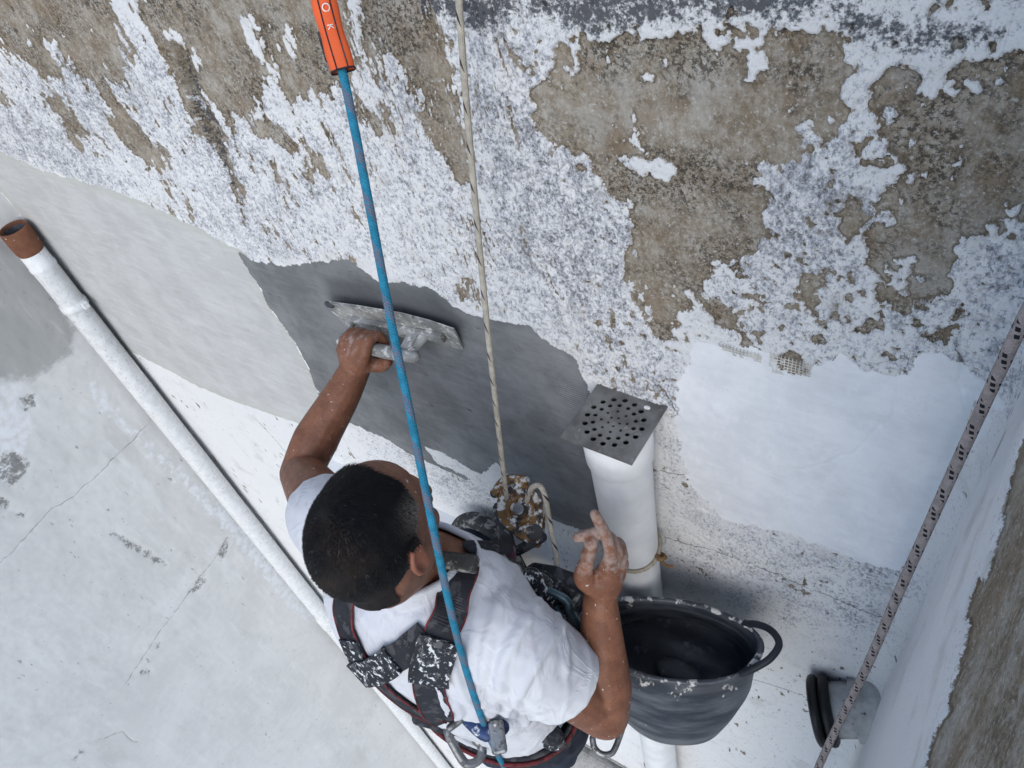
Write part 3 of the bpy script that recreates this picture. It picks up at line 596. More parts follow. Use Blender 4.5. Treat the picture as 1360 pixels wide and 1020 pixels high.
#PERSON
# ---------------------------------------------------------------- the worker
rad = math.radians
def rot3(yaw=0, pitch=0, roll=0):                                 # local x right, y forward, z up
    return np.array(Matrix.Rotation(yaw, 3, 'Z') @ Matrix.Rotation(pitch, 3, 'X') @ Matrix.Rotation(roll, 3, 'Y'))
TY = rad(4); E_R = np.array([math.cos(TY), math.sin(TY), 0]); E_F = np.array([-math.sin(TY), math.cos(TY), 0])
S_L = np.array([-.800, -.425, 7.968]); S_R = P(672, 846, 1.20)
EL_L, WR_L = P(400, 628, 1.55), P(474, 486, 1.56)
EL_R, WR_R = P(803, 948, 1.37), P(797, 800, 1.27)
HP_L, HP_R = np.array([-.70, -.42, 7.30]), np.array([-.54, -.375, 7.30])
KN_L, KN_R = np.array([-.90, -.085, 7.29]), np.array([-.565, -.08, 7.27])
AN_L, AN_R = np.array([-.88, -.11, 6.86]), np.array([-.56, -.10, 6.85])
def ring(z, c, a, b, ex=2.4, k=28):
    out = []
    for i in range(k):
        t = 2 * math.pi * i / k; ct, s_ = math.cos(t), math.sin(t)
        out.append(np.array([c[0], c[1], z]) + E_R * a * np.sign(ct) * abs(ct) ** (2 / ex) + E_F * b * np.sign(s_) * abs(s_) ** (2 / ex))
    return out
TORSO = [(7.24, (-.60, -.395), .155, .11), (7.34, (-.605, -.395), .165, .118), (7.45, (-.612, -.405), .162, .116), (7.58, (-.622, -.418), .170, .122), (7.70, (-.630, -.428), .183, .128),
         (7.80, (-.632, -.432), .188, .126), (7.88, (-.632, -.432), .176, .112), (7.93, (-.632, -.430), .145, .092), (7.965, (-.630, -.430), .09, .068)]
def torso(g=0.): return loft([ring(z, c, a + g, b + g) for z, c, a, b in TORSO])
CC = P(494, 706, 1.06); HS = .955                              # centre of the skull
HR = rot3(rad(7), rad(-2), rad(-9)) * HS
def hl(x, y, z): return CC + HR @ np.array([x, y, z])
def hell(c, r, rr=None): return ell(hl(*c), r, HR if rr is None else HR @ rr, 26, 18)
body = [torso(), tube(catmull([(-.632, -.425, 7.92), (-.63, -.435, 8.0), hl(0, -.022, -.06)]), [.066, .060, .060], 18),
        hell((0, -.006, .004), (.077, .098, .094)), hell((0, .012, .02), (.072, .088, .078)), hell((0, .035, -.045), (.062, .060, .085)), hell((0, .055, -.105), (.040, .036, .030)), hell((0, .02, -.085), (.056, .055, .045)),
        tube([hl(0, .094, -.01), hl(0, .106, -.030), hl(0, .118, -.050)], [.008, .011, .013], 10), hell((.013, .106, -.054), (.009, .010, .008)), hell((-.013, .106, -.054), (.009, .010, .008)),
        tube(catmull([hl(-.048, .078, -.004), hl(-.02, .094, .006), hl(.02, .094, .006), hl(.048, .078, -.004)]), .010, 10),
        tube(catmull([hl(-.024, .088, -.082), hl(0, .098, -.079), hl(.024, .088, -.082)]), .0075, 8), tube(catmull([hl(-.02, .086, -.093), hl(0, .096, -.095), hl(.02, .086, -.093)]), .008, 8)]
for s_ in (-1, 1):                                               # ears: helix rim, bowl, lobe
    body += [hell((s_ * .079, -.012, -.028), (.006, .018, .028), rot3(s_ * rad(-22), rad(10))), tube(catmull([hl(s_ * .078, .004, -.02), hl(s_ * .086, .002, .002), hl(s_ * .091, -.016, .006), hl(s_ * .092, -.03, -.01), hl(s_ * .088, -.027, -.034), hl(s_ * .080, -.012, -.054)]), .0048, 8)]
    body += [hell((s_ * .04, .058, -.045), (.022, .03, .02))]
def limb(pts, radii): return tube(catmull(pts, 8), radii, 18)
def mid(a, b, t): return a + (b - a) * t
body += [limb([S_L + (.05, .02, -.02), S_L, mid(S_L, EL_L, .5) + (0, 0, .005), EL_L], [.055, .060, .053, .044]), limb([EL_L, mid(EL_L, WR_L, .3) + (-.006, 0, 0), mid(EL_L, WR_L, .7), WR_L], [.043, .047, .039, .031])]
body += [limb([S_R + (-.05, -.01, 0), S_R, mid(S_R, EL_R, .5), EL_R], [.055, .062, .055, .045]), limb([EL_R, mid(EL_R, WR_R, .3) + (.006, -.004, 0), mid(EL_R, WR_R, .7), WR_R], [.044, .047, .038, .030])]
body += [limb([HP_L, mid(HP_L, KN_L, .5), KN_L], [.085, .078, .058]), limb([KN_L, mid(KN_L, AN_L, .35) + (0, -.01, 0), AN_L], [.055, .056, .04]), limb([HP_R, mid(HP_R, KN_R, .5), KN_R], [.085, .078, .058]), limb([KN_R, mid(KN_R, AN_R, .35) + (0, -.01, 0), AN_R], [.055, .056, .04])]
for a in (AN_L, AN_R): body.append(tube([a + (0, -.03, -.05), a + (0, .05, -.06)], .04, 12))
# right hand, raised: thumb and bent fingers
RK = [P(811, 738, 1.205), P(819, 733, 1.212), P(825, 739, 1.225), P(826, 750, 1.238)]
for k in RK: body.append(tube([WR_R, mid(WR_R, k, .5), k], [.024, .020, .0125], 12))
body += [ell(mid(WR_R, RK[1], .55), (.024, .024, .03)), tube([mid(WR_R, RK[0], .45), P(782, 772, 1.24)], [.022, .017], 12)]
RF = [[RK[0], P(807, 716, 1.178), P(799, 700, 1.160), P(790, 683, 1.145)], [RK[1], P(810, 714, 1.196), P(792, 707, 1.196), P(767, 714, 1.205)],
      [RK[2], P(822, 722, 1.232), P(811, 722, 1.25), P(807, 736, 1.262)], [RK[3], P(824, 737, 1.25), P(814, 738, 1.265), P(810, 750, 1.272)]]
for q in RF: body.append(tube(catmull(q, 5), [.0118, .0102, .0098, .0084], 12))
body.append(tube(catmull([mid(WR_R, RK[0], .25), P(776, 768, 1.232), P(780, 744, 1.208), P(786, 720, 1.192)], 6), [.020, .018, .0125, .0112], 12))
# left hand closed round the trowel handle
TL, TR = W(428, 399, -.036), W(596, 428, -.028)
e1 = TR - TL; TLEN = np.linalg.norm(e1); e1 /= TLEN; e2 = np.array([0, -.27, .963]); e2 -= e1 * (e1 @ e2); e2 /= np.linalg.norm(e2); e3 = np.cross(e2, e1); e3 = e3 if e3[1] < 0 else -e3
TC = mid(TL, TR, .5) - e2 * .05
def tl(a, b, c): return TC + e1 * a + e2 * b + e3 * c            # trowel frame: along, up the blade, out of it
HH = .062
for i in range(4):
    a = -.075 + .021 * i
    kn = tl(a - .004, .018, HH + .026)
    body += [tube([WR_L, mid(WR_L, kn, .5) + e3 * .006, kn], [.026, .022, .0135], 12),
             tube(catmull([kn, tl(a, .028, HH), tl(a, .012, HH - .024), tl(a + .002, -.012, HH - .020)], 5), [.0135, .012, .011, .0095], 12)]
body += [ell(mid(WR_L, tl(-.045, .0, HH + .02), .6), (.036, .03, .03)), tube(catmull([mid(WR_L, tl(-.02, 0, HH), .35), tl(-.018, -.034, HH + .02), tl(.005, -.026, HH + .012), tl(.02, -.012, HH + .018)], 6), [.020, .017, .0125, .0105], 12)]
bme = voxel('person', body, .0028, 5)
co = coords(bme)
dR = np.min([np.linalg.norm(co - p, axis=1) for q in RF for p in q] + [np.linalg.norm(co - P(790, 716, 1.19), axis=1), np.linalg.norm(co - P(784, 742, 1.205), axis=1)], axis=0)
dL = np.linalg.norm(co - tl(-.045, .01, HH), axis=1)
fattr(bme, 'dust', np.clip(1.1 - np.minimum(dR, dL * .8) / .05, 0, 1))
hc = (co - CC) @ HR / HS ** 2                                              # head-local
stub = np.exp(-((hc[:, 2] + .085) / .04) ** 2) * (np.abs(hc[:, 0]) < .09) * (hc[:, 1] > -.05) * (hc[:, 2] > -.14)
fattr(bme, 'stubble', np.clip(stub, 0, 1)); redn = np.exp(-(np.minimum(np.abs(hc[:, 0] - .086), np.abs(hc[:, 0] + .086)) / .012) ** 2) * (np.abs(hc[:, 1] + .012) < .03) * (np.abs(hc[:, 2] + .025) < .04); fattr(bme, 'flush', redn)
def m_skin():
    m = NT('tanned_skin', .55, spec=.35); a = m.noise(30, 4); b = m.noise(260, 3, .6); d = m.attr('dust')
    c = m.mix(m.step(a, .35, .65), (.165, .068, .038), (.235, .102, .058)); c = m.mix(m.math('MULTIPLY', m.step(b, .48, .7), .5), c, (.105, .042, .025))
    c = m.mix(m.math('MULTIPLY', m.attr('flush'), .5), c, (.36, .12, .075)); c = m.mix(m.math('MULTIPLY', m.attr('stubble'), .45), c, (.16, .10, .075))
    dn = m.noise(75, 5, .65); k = m.step(m.math('ADD', m.math('MULTIPLY', d, .55), m.math('MULTIPLY', m.math('SUBTRACT', dn, .47), 1.6)), .25, .7); c = m.mix(m.math('MULTIPLY', k, .5), c, (.40, .36, .335))
    sp = m.step(m.noise(120, 3, .5), .705, .73); c = m.mix(sp, c, (.6, .58, .56))
    m.color(c); m.rough(m.math('ADD', .52, m.math('MULTIPLY', k, .3))); 
    return m.bump(m.math('ADD', b, m.math('MULTIPLY', k, .4)), .4, .0010).m
person = link('person', bme, m_skin())
tag(person, 'worker in white T-shirt and black harness, seen from above, plastering the wall', 'person')

# hair: a close scalp shell and short strands
hair_in = lambda q: (q[:, 2] > np.where(q[:, 1] > .0, .004 + (q[:, 1]) * .62 + np.where(np.abs(q[:, 0]) < .045, .008, .0), np.where(q[:, 1] > -.055, -.006 - (.0 - q[:, 1]) * .6, -.075))) & (q[:, 2] > -.08) & (q[:, 1] < .043 + .012 * np.clip((np.abs(q[:, 0]) - .03) / .02, 0, 1) - np.clip(np.abs(q[:, 0]) - .03, 0, 1) * .35) & ~((np.abs(q[:, 0]) > .0765) & (q[:, 1] > -.045) & (q[:, 2] < .008))
tri = np.array([list(p.vertices) for p in bme.polygons if np.linalg.norm(co[p.vertices[0]] - CC) < .16], dtype=object)
qv = np.array([t[:4] for t in tri if len(t) == 4], int)
ctr = hc[qv].mean(1); keep = hair_in(ctr); qh = qv[keep]
nrm = normals(bme)
u_, inv = np.unique(qh, return_inverse=True); cap = co[u_] + nrm[u_] * .0042
M_HAIR = NT('dark_hair', .6, spec=.2); M_HAIR.color(M_HAIR.mix(M_HAIR.attr('grey'), M_HAIR.mix(M_HAIR.step(M_HAIR.noise(14, 4), .46, .68), (.006, .0055, .006), (.020, .013, .010)), (.22, .20, .18))); M_HAIR = M_HAIR.m
rs = np.random.RandomState(5); NH = 26000
ids = rs.randint(0, len(qh), NH); wgt = rs.dirichlet((1, 1, 1, 1), NH)
root = (co[qh[ids]] * wgt[..., None]).sum(1); rn = (nrm[qh[ids]] * wgt[..., None]).sum(1); rn /= np.linalg.norm(rn, axis=1)[:, None]
rl = (root - CC) @ HR / HS ** 2
whorl = np.array([.0, -.045]); sw = np.stack([rl[:, 0] - whorl[0], rl[:, 1] - whorl[1]], 1); sw /= np.linalg.norm(sw, axis=1)[:, None] + 1e-6
loc = np.stack([sw[:, 0] * .8 + sw[:, 1] * .5, sw[:, 1] * .8 - sw[:, 0] * .5, -.5 * np.ones(NH)], 1) + rs.normal(0, .2, (NH, 3)); cd = loc @ HR.T
cd -= rn * (cd * rn).sum(1)[:, None]; cd /= np.linalg.norm(cd, axis=1)[:, None]
low = np.clip((.012 - rl[:, 2]) / .06, 0, 1); ln = (rs.uniform(.007, .013, NH) * (1 - .6 * low))[:, None]
p0 = root + rn * .001; p1 = p0 + (rn * .62 + cd * .45) * ln * .55; p2 = p1 + (rn * .25 + cd * .85) * ln * .6
sd2 = np.cross(rn, cd) * .00042
HVt = np.stack([p0 - sd2, p0 + sd2, p1 - sd2, p1 + sd2, p2], 1).reshape(-1, 3); bi = np.arange(NH)[:, None] * 5
ft = np.concatenate([bi + np.array([[0, 1, 3]]), bi + np.array([[0, 3, 2]]), bi + np.array([[2, 3, 4]])])
tem = np.exp(-((rl[:, 1] - .035) / .03) ** 2) * np.clip((np.abs(rl[:, 0]) - .045) / .02, 0, 1) * np.clip((.065 - rl[:, 2]) / .03, 0, 1)
gy = np.clip(np.maximum(tem * 1.0, np.clip((-.045 - rl[:, 2]) / .03, 0, 1) * .55) * rs.uniform(.2, 1.1, NH) + (rs.rand(NH) < .004) * .4, 0, 1)
capt = np.concatenate([inv.reshape(-1, 4)[:, [0, 1, 2]], inv.reshape(-1, 4)[:, [0, 2, 3]]])
hm = npmesh('hair', np.concatenate([cap, HVt]), np.concatenate([capt, ft + len(cap)]))
cl = (co[u_] - CC) @ HR / HS ** 2; tc = np.exp(-((cl[:, 1] - .045) / .03) ** 2) * np.clip((np.abs(cl[:, 0]) - .05) / .02, 0, 1) * np.clip((.04 - cl[:, 2]) / .03, 0, 1)
fattr(hm, 'grey', np.concatenate([np.clip(tc * .35, 0, 1), np.repeat(gy, 5)]))
tag(link('hair', hm, M_HAIR, person), 'short dark hair, greying at the temple')

# T-shirt
M_SHIRT = NT('white_cotton', .9, spec=.15)
_a = M_SHIRT.noise(7, 4); _w = M_SHIRT.noise(900, 2); _st = M_SHIRT.noise(24, 5, .6)
M_SHIRT.color(M_SHIRT.mix(M_SHIRT.math('MULTIPLY', M_SHIRT.step(_st, .56, .72), .55), M_SHIRT.mix(M_SHIRT.step(_a, .35, .65), (.58, .585, .62), (.66, .665, .69)), (.45, .42, .46)))
_r = M_SHIRT.math('SUBTRACT', 1, M_SHIRT.step(M_SHIRT.math('ABSOLUTE', M_SHIRT.math('SUBTRACT', M_SHIRT.noise(9, 3, .5, (1.3, 1.3, .7), 1.2), .5)), 0., .05))
_w = M_SHIRT.math('ADD', _w, M_SHIRT.math('MULTIPLY', _r, 1.6))
M_SHIRT.bump(M_SHIRT.math('ADD', _w, M_SHIRT.math('MULTIPLY', M_SHIRT.noise(14, 3), 3.)), .28, .0025)
G = .012
SLR, SLL = mid(S_R, EL_R, .50), mid(S_L, EL_L, .20)
shirt_p = [torso(G), limb([S_R + (-.09, -.015, -.02), S_R, mid(S_R, EL_R, .35), mid(S_R, EL_R, .8)], [.075, .078, .076, .074]), limb([S_L + (.09, .02, -.03), S_L, mid(S_L, EL_L, .35), mid(S_L, EL_L, .62)], [.068, .070, .066, .064]),
           tube([(-.632, -.425, 7.93), (-.630, -.437, 8.012)], [.086, .069], 20)]
sme = voxel('t_shirt', shirt_p, .0045, 8)
bmx = bmesh.new(); bmx.from_mesh(sme)
def in_torso(p, g_=.022):
    if p.z > 7.94: return False
    i = max(0, min(len(TORSO) - 2, sum(1 for t in TORSO if t[0] < p.z) - 1)); (za, ca, aa, ba), (zb, cb_, ab, bb) = TORSO[i], TORSO[i + 1]; t = (p.z - za) / (zb - za)
    q = np.array([p.x, p.y]) - (np.array(ca) * (1 - t) + np.array(cb_) * t); a_, b_ = aa * (1 - t) + ab * t + g_, ba * (1 - t) + bb * t + g_
    return abs(q @ E_R[:2] / a_) ** 2.4 + abs(q @ E_F[:2] / b_) ** 2.4 < 1 and p.z < 7.86
def cut(pc, no, reach, arm=False):
    pc = Vector(pc); gm = [f for f in bmx.faces if (f.calc_center_median() - pc).length < reach and not (arm and in_torso(f.calc_center_median()))]
    es = {e for f in gm for e in f.edges}; vs = {v for f in gm for v in f.verts}
    bmesh.ops.bisect_plane(bmx, geom=list(vs) + list(es) + gm, plane_co=pc, plane_no=Vector(no), clear_outer=True)
cut(SLR, EL_R - S_R, .14, True); cut(SLL, EL_L - S_L, .12, True); cut((-.630, -.436, 7.985), (0, .40, .92), .115); cut((-.605, -.405, 7.462), (0, .12, -1), .4)
lo = [f for f in bmx.faces if f.calc_center_median().z < 7.39]; bmesh.ops.delete(bmx, geom=lo, context='FACES')
def past(p, a, b, t0):
    p = np.array(p); d_ = b - a; L2 = d_ @ d_; t = (p - a) @ d_ / L2; return t > t0 + .004 and np.linalg.norm(p - a - d_ * t) < .11 and not in_torso(Vector(p))
bmesh.ops.delete(bmx, geom=[f for f in bmx.faces if past(f.calc_center_median(), S_R, EL_R, .50) or past(f.calc_center_median(), S_L, EL_L, .20)], context='FACES')
bmx.to_mesh(sme); bmx.free(); sme.update()
def caster(me_): return BVHTree.FromPolygons([v.co for v in me_.vertices], [list(p.vertices) for p in me_.polygons])
bv_ = caster(sme); bvb = caster(bme)
def hit(px, py, bvh=None):
    d_ = Vector(ray(px, py)).normalized(); c0 = Vector(C); best = None
    for b_ in ((bv_, bvb) if bvh is None else (bvh,)):
        r_ = b_.ray_cast(c0, d_)
        if r_[0] is not None and (best is None or r_[3] < best[3]): best = r_
    return (np.array(best[0]), np.array(best[1])) if best else None
# drawn folds
co = coords(sme); nm = normals(sme); dsp = np.zeros(len(co))
FOLDS = [([(690, 738), (668, 790), (648, 850), (640, 905)], .006, .012), ([(705, 745), (735, 800), (750, 850), (752, 890)], .005, .012), ([(722, 790), (690, 840), (668, 880), (662, 920)], .008, .011), ([(745, 830), (712, 880), (690, 920), (672, 945)], .007, .011),
         ([(650, 760), (632, 820), (622, 880)], .004, .012), ([(610, 820), (626, 880), (640, 940)], .004, .010), ([(600, 880), (620, 930), (655, 950)], .006, .009), ([(640, 935), (680, 948), (720, 952)], .006, .009), ([(600, 930), (612, 945), (604, 955)], .008, .007), ([(470, 800), (500, 850), (520, 900)], .004, .010), ([(505, 812), (530, 850), (540, 880)], .004, .010), ([(420, 690), (432, 740), (450, 790)], .004, .01), ([(660, 905), (690, 935), (700, 960)], .008, .009), ([(580, 905), (590, 935), (600, 960)], .006, .008)]
for pl_, amp_, wd_ in FOLDS:
    pts = [h for h in (hit(a[0], a[1], bv_) for a in catmull([np.array(p, float) for p in pl_], 24)) if h]
    if len(pts) < 2: continue
    dmin = np.full(len(co), 9.)
    for p, _ in pts: dmin = np.minimum(dmin, np.linalg.norm(co - p, axis=1))
    wd_ *= .62; dsp += .62 * amp_ * (np.exp(-(dmin / wd_) ** 2) - .5 * np.exp(-((dmin - 2.2 * wd_) / (1.4 * wd_)) ** 2))
rg2 = 1 - np.abs(fbm(co[:, 0] + co[:, 1] * .7, co[:, 2] + co[:, 0] * .5, .05, .11, 2, 9)); dsp += .0022 * np.clip(rg2, 0, 1) ** 5 + .0018 * fbm(co[:, 0] * 1.2 + co[:, 1], co[:, 2] + co[:, 1] * .6, .07, .16, 3, 4) + .0004 * fbm(co[:, 0] + co[:, 1], co[:, 2], .02, .03, 2, 6)
setco(sme, co + nm * dsp[:, None]); sme.polygons.foreach_set('use_smooth', [True] * len(sme.polygons))
shirt = link('t_shirt', sme, M_SHIRT.m, person); tag(shirt, 'creased white cotton T-shirt'); m_ = shirt.modifiers.new('cloth', 'SOLIDIFY'); m_.thickness = .003; m_.offset = 1
bv_ = caster(sme)
cb = [(-.630 + .0715 * math.cos(t), -.437 + .0715 * math.sin(t), 7.992 + .030 * -math.sin(t) * 1.0 - .0) for t in np.linspace(0, 2 * math.pi, 40, endpoint=False)]
# trousers, boots, wrist tape
M_TROU = grime('navy_work_trousers', (.022, .028, .045), (.16, .16, .16), .62, .12, 50, .9, bumpd=.0015)
tr = voxel('trousers', [limb([HP_L, mid(HP_L, KN_L, .5), KN_L + (0, -.006, .004)], [.10, .088, .070]), limb([KN_L, mid(KN_L, AN_L, .35), AN_L], [.068, .068, .06]), limb([HP_R, mid(HP_R, KN_R, .5), KN_R], [.10, .088, .070]), limb([KN_R, mid(KN_R, AN_R, .35), AN_R], [.068, .068, .06]), loft([ring(z, c, a + .012, b + .012) for z, c, a, b in TORSO[:3]])], .006, 4)
t_ = coords(tr); setco(tr, t_ + normals(tr) * (.004 * fbm(t_[:, 0] + t_[:, 1], t_[:, 2] + t_[:, 1], .04, .05, 3, 3))[:, None])
tag(link('trousers', tr, M_TROU, person), 'dusty navy work trousers')
part('knee_pad', voxel_ if False else tube(catmull([KN_L + (-.075, -.03, -.03), KN_L + (-.078, .01, .02), KN_L + (-.05, .03, .055), KN_L + (0, .035, .075), KN_L + (.05, .03, .055), KN_L + (.075, .01, .02)]), [.012, .022, .024, .024, .022, .012], 12), M_DIRTY, person)
for a in (AN_L, AN_R): part('boot', join(tube([a + (0, -.03, .05), a + (0, -.025, -.03)], .055, 14), tube(catmull([a + (0, -.06, -.06), a + (0, .0, -.06), a + (0, .06, -.065)]), [.04, .045, .036], 14)), M_DIRTY, person)

# ---------------------------------------------------------------- plastering trowel in the left hand
M_TROW = grime('plaster_caked_steel', (.27, .27, .26), (.55, .55, .53), .53, .1, 60, .7, metal=.1, bumpd=.0015, extra=((.14, .14, .135), .62))
tw = empty('plastering_trowel', 'plaster-caked steel trowel held flat to the wet patch by the raised hand', 'trowel')
def frame_box(a, b, c, sa, sb, sc): return box(tl(a, b, c), (sa, sb, sc), np.array([e1, e2, e3]).T)
hb = .062
outl = [(-TLEN / 2, .034), (-TLEN / 2 + .015, .05), (-.06, .056), (.06, .056), (TLEN / 2 - .05, .046), (TLEN / 2, .030), (TLEN / 2 - .02, -.045), (TLEN / 2 - .06, -hb), (-TLEN / 2 + .03, -hb), (-TLEN / 2, -.05)]
v = [tl(a, b, 0) for a, b in outl] + [tl(a, b, .004) for a, b in outl]; k = len(outl)
part('blade', (v, [tuple(range(k)), tuple(range(2 * k - 1, k - 1, -1))] + [(i, (i + 1) % k, k + (i + 1) % k, k + i) for i in range(k)]), M_TROW, tw, False, .001)
part('mounting_bar', frame_box(.01, 0, .010, TLEN * .72, .022, .012), M_TROW, tw, False, .002)
for a in (-.105, .078): part('handle_post', tube(catmull([tl(a * 1.15, 0, .010), tl(a * 1.08, 0, .035), tl(a, 0, HH)]), [.012, .009, .012], 12), M_TROW, tw)
part('handle', tube(catmull([tl(-.115, 0, HH), tl(-.05, 0, HH + .002), tl(.03, 0, HH + .002), tl(.09, 0, HH)]), [.012, .014, .0145, .0125], 14), M_TROW, tw)
part('post_fairing', frame_box(.062, -.004, .034, .03, .022, .05), M_TROW, tw, False, .006)
part('plaster_lump', ell(tl(-TLEN / 2 + .02, .044, .004), (.014, .006, .008)), M_MORT, tw)

# ---------------------------------------------------------------- harness
hs = empty('climbing_harness', 'black full-body harness with red-edged straps worn over the white T-shirt', 'harness')
def hit_near(px, py, bvh):
    for k_ in range(30):
        h = hit(px, py, bvh or bv_)
        if h: return h
        px += (580 - px) * .02; py += (850 - py) * .02
def strap(name, path, wd, mat, parent, lift=.004, th=.0035, edge=True, bvh=None, ext0=(), ext1=()):
    lift += .0025
    """ribbon laid on the body along a line of sight path"""
    H_ = [h for h in (hit_near(a[0], a[1], bvh) for a in catmull([np.array(p, float) for p in path], 10)) if h]
    pts = [p for p, _ in H_]; nn = [q for _, q in H_]
    pts = list(ext0) + pts + list(ext1); nn = [nn[0]] * len(ext0) + nn + [nn[-1]] * len(ext1)
    for _ in range(6):
        pts = [pts[0]] + [.25 * pts[i - 1] + .5 * pts[i] + .25 * pts[i + 1] for i in range(1, len(pts) - 1)] + [pts[-1]]
        nn = [nn[0]] + [.25 * nn[i - 1] + .5 * nn[i] + .25 * nn[i + 1] for i in range(1, len(nn) - 1)] + [nn[-1]]
    v, f, e = [], [], [[], []]
    for i in range(len(pts)):
        t = pts[min(i + 1, len(pts) - 1)] - pts[max(i - 1, 0)]; t /= np.linalg.norm(t); q = nn[i] - t * (nn[i] @ t); q /= np.linalg.norm(q); u = np.cross(t, q); c = pts[i] + q * lift
        for s_, o_ in ((-1, 0), (1, 0), (1, th), (-1, th)): v.append(c + u * s_ * wd / 2 + q * o_)
        e[0].append(c - u * wd / 2 + q * th); e[1].append(c + u * wd / 2 + q * th)
    for i in range(len(pts) - 1):
        for k_ in range(4): f.append((i * 4 + k_, i * 4 + (k_ + 1) % 4, i * 4 + 4 + (k_ + 1) % 4, i * 4 + 4 + k_))
    f += [(0, 1, 2, 3), tuple(len(v) - 1 - i for i in range(4))]
    o_ = part(name, (v, f), mat, parent, False)
    if edge:
        for q_ in e: part('red_edging', tube(q_, .0016, 6), M_RED, o_)
    return o_, pts, nn
strap('shoulder_strap', [(622, 752), (607, 785), (596, 815), (584, 850), (573, 885), (572, 915), (585, 950)], .050, M_BLACK, hs)
strap('shoulder_strap', [(463, 792), (462, 822), (478, 862), (508, 902), (548, 935), (588, 955)], .048, M_BLACK, hs)
strap('cross_strap', [(486, 886), (512, 878), (540, 862), (570, 838)], .046, M_BLACK, hs, lift=.0075, edge=False)
strap('strap_pad', [(484, 887), (500, 884), (530, 868)], .050, M_PAINTY, hs, lift=.011, th=.006, edge=False)
strap('strap_pad', [(586, 845), (578, 872), (571, 898)], .064, M_PAINTY, hs, lift=.0085, th=.007, edge=False)
strap('strap_keeper', [(470, 845), (482, 872), (500, 896)], .052, M_PAINTY, hs, lift=.0075, th=.004, edge=False)
bpts = [np.array(p) for p in ring(7.385, (-.605, -.405), .186, .142, 2.3, 40)]
def belt(z, hgt, g_, mat, nm):
    v, f = [], []
    rg = [ring(z - hgt / 2, (-.605, -.405), .172 + g_, .124 + g_, 2.3, 44), ring(z + hgt / 2, (-.605, -.405), .172 + g_, .124 + g_, 2.3, 44), ring(z + hgt / 2, (-.605, -.405), .180 + g_, .132 + g_, 2.3, 44), ring(z - hgt / 2, (-.605, -.405), .180 + g_, .132 + g_, 2.3, 44)]
    for r_ in rg: v += r_
    for i in range(4):
        for k_ in range(44): f.append((i * 44 + k_, i * 44 + (k_ + 1) % 44, (i + 1) % 4 * 44 + (k_ + 1) % 44, (i + 1) % 4 * 44 + k_))
    return part(nm, (v, f), mat, hs, True)
belt(7.432, .052, .004, M_BLACK, 'waist_belt'); belt(7.448, .006, .0125, M_RED, 'belt_trim')
# front webbing, buckle at the right shoulder, chest hardware
h0 = hit(612, 752)[0]
part('shoulder_buckle', box(h0 + (0, 0, .012), (.062, .028, .020), basis((.9, .35, -.25), (0, -.2, 1))), M_DIRTY, hs, False, .004)
chest = [h0 + (-.01, .04, -.01), h0 + (.01, .09, -.07), np.array([-.60, -.245, 7.80]), np.array([-.59, -.235, 7.62])]
part('chest_strap', tube(catmull(chest), .016, 8, squash=.4), M_BLACK, hs)
part('chest_webbing', tube(catmull([P(600, 748, 1.25), P(640, 742, 1.27), P(672, 752, 1.28), P(700, 775, 1.30), P(735, 810, 1.34)]), [.016, .022, .020, .022, .020], 12, squash=.7), M_DIRTY, hs)
part('gear_loop', tube(catmull([P(705, 770, 1.29), P(735, 800, 1.36), P(755, 850, 1.42), P(748, 890, 1.45)]), [.022, .030, .032, .026], 12), M_PAINTY, hs)
part('leg_strap', tube(catmull([P(615, 725, 1.72), P(632, 745, 1.66), P(662, 752, 1.62), P(690, 760, 1.62)]), [.016, .022, .022, .016], 10, squash=.6), M_DIRTY, hs)
part('dorsal_ring', tube(catmull([P(555, 955, 1.50), P(580, 962, 1.49), P(605, 958, 1.485)]), [.012, .010, .009], 10), M_BLACK, hs)

# ---------------------------------------------------------------- carabiners and devices
def carabiner(label, c, u, nrm_, ln, wd, r_, mat, group=None):
    Mb = basis(u, nrm_); o = empty('carabiner', label, 'carabiner', group)
    def q(x, y): return c + Mb @ np.array([x, y, 0])
    a, b = ln / 2, wd / 2
    spine = [q(a * .55, b * .95), q(a * .85, b * .75), q(a, b * .2), q(a * .92, -b * .5), q(a * .6, -b * .95), q(-a * .6, -b * .95), q(-a * .92, -b * .6), q(-a, 0), q(-a * .88, b * .55), q(-a * .6, b * .9)]
    part('frame', tube(catmull(spine, 5), r_, 10), mat, o); part('gate', tube([q(-a * .6, b * .92), q(a * .55, b * .95)], r_ * .85, 10), mat, o)
    part('gate_sleeve', tube([q(-a * .25, b * .93), q(a * .35, b * .94)], r_ * 1.4, 10), mat, o); return o
vd = lambda px, py: -ray(px, py)
# descender on the pale rope
dc = empty('descender', 'rusty paint-caked rope descender hanging in front of the worker\'s chest', 'descender')
DC = P(694, 682, 1.40); Mb = basis(R @ np.array([.45, .9, .0]), vd(694, 682) + np.array([-.25, .1, .15]))       # x down the device, y across
def dl(x, y, z): return DC + Mb @ np.array([x, y, z])
def plate(out, z0, z1):
    k = len(out); v = [dl(x, y, z0) for x, y in out] + [dl(x, y, z1) for x, y in out]
    return v, [tuple(range(k - 1, -1, -1)), tuple(range(k, 2 * k))] + [(i, (i + 1) % k, k + (i + 1) % k, k + i) for i in range(k)]
tear = [(.060 * math.cos(t) * (1.0 if math.cos(t) < 0 else 1.12), (.043 - .020 * max(0, math.cos(t))) * math.sin(t)) for t in np.linspace(0, 2 * math.pi, 36, endpoint=False)]
part('side_plate', plate(tear, .010, .016), M_RUST, dc, False, .002); part('side_plate', plate(tear, -.018, -.012), M_RUST, dc, False, .002)
part('cam', plate([(-.006 + .030 * math.cos(t), .030 * math.sin(t)) for t in np.linspace(0, 2 * math.pi, 28, endpoint=False)], -.012, .010), M_RUST, dc, False, .002)
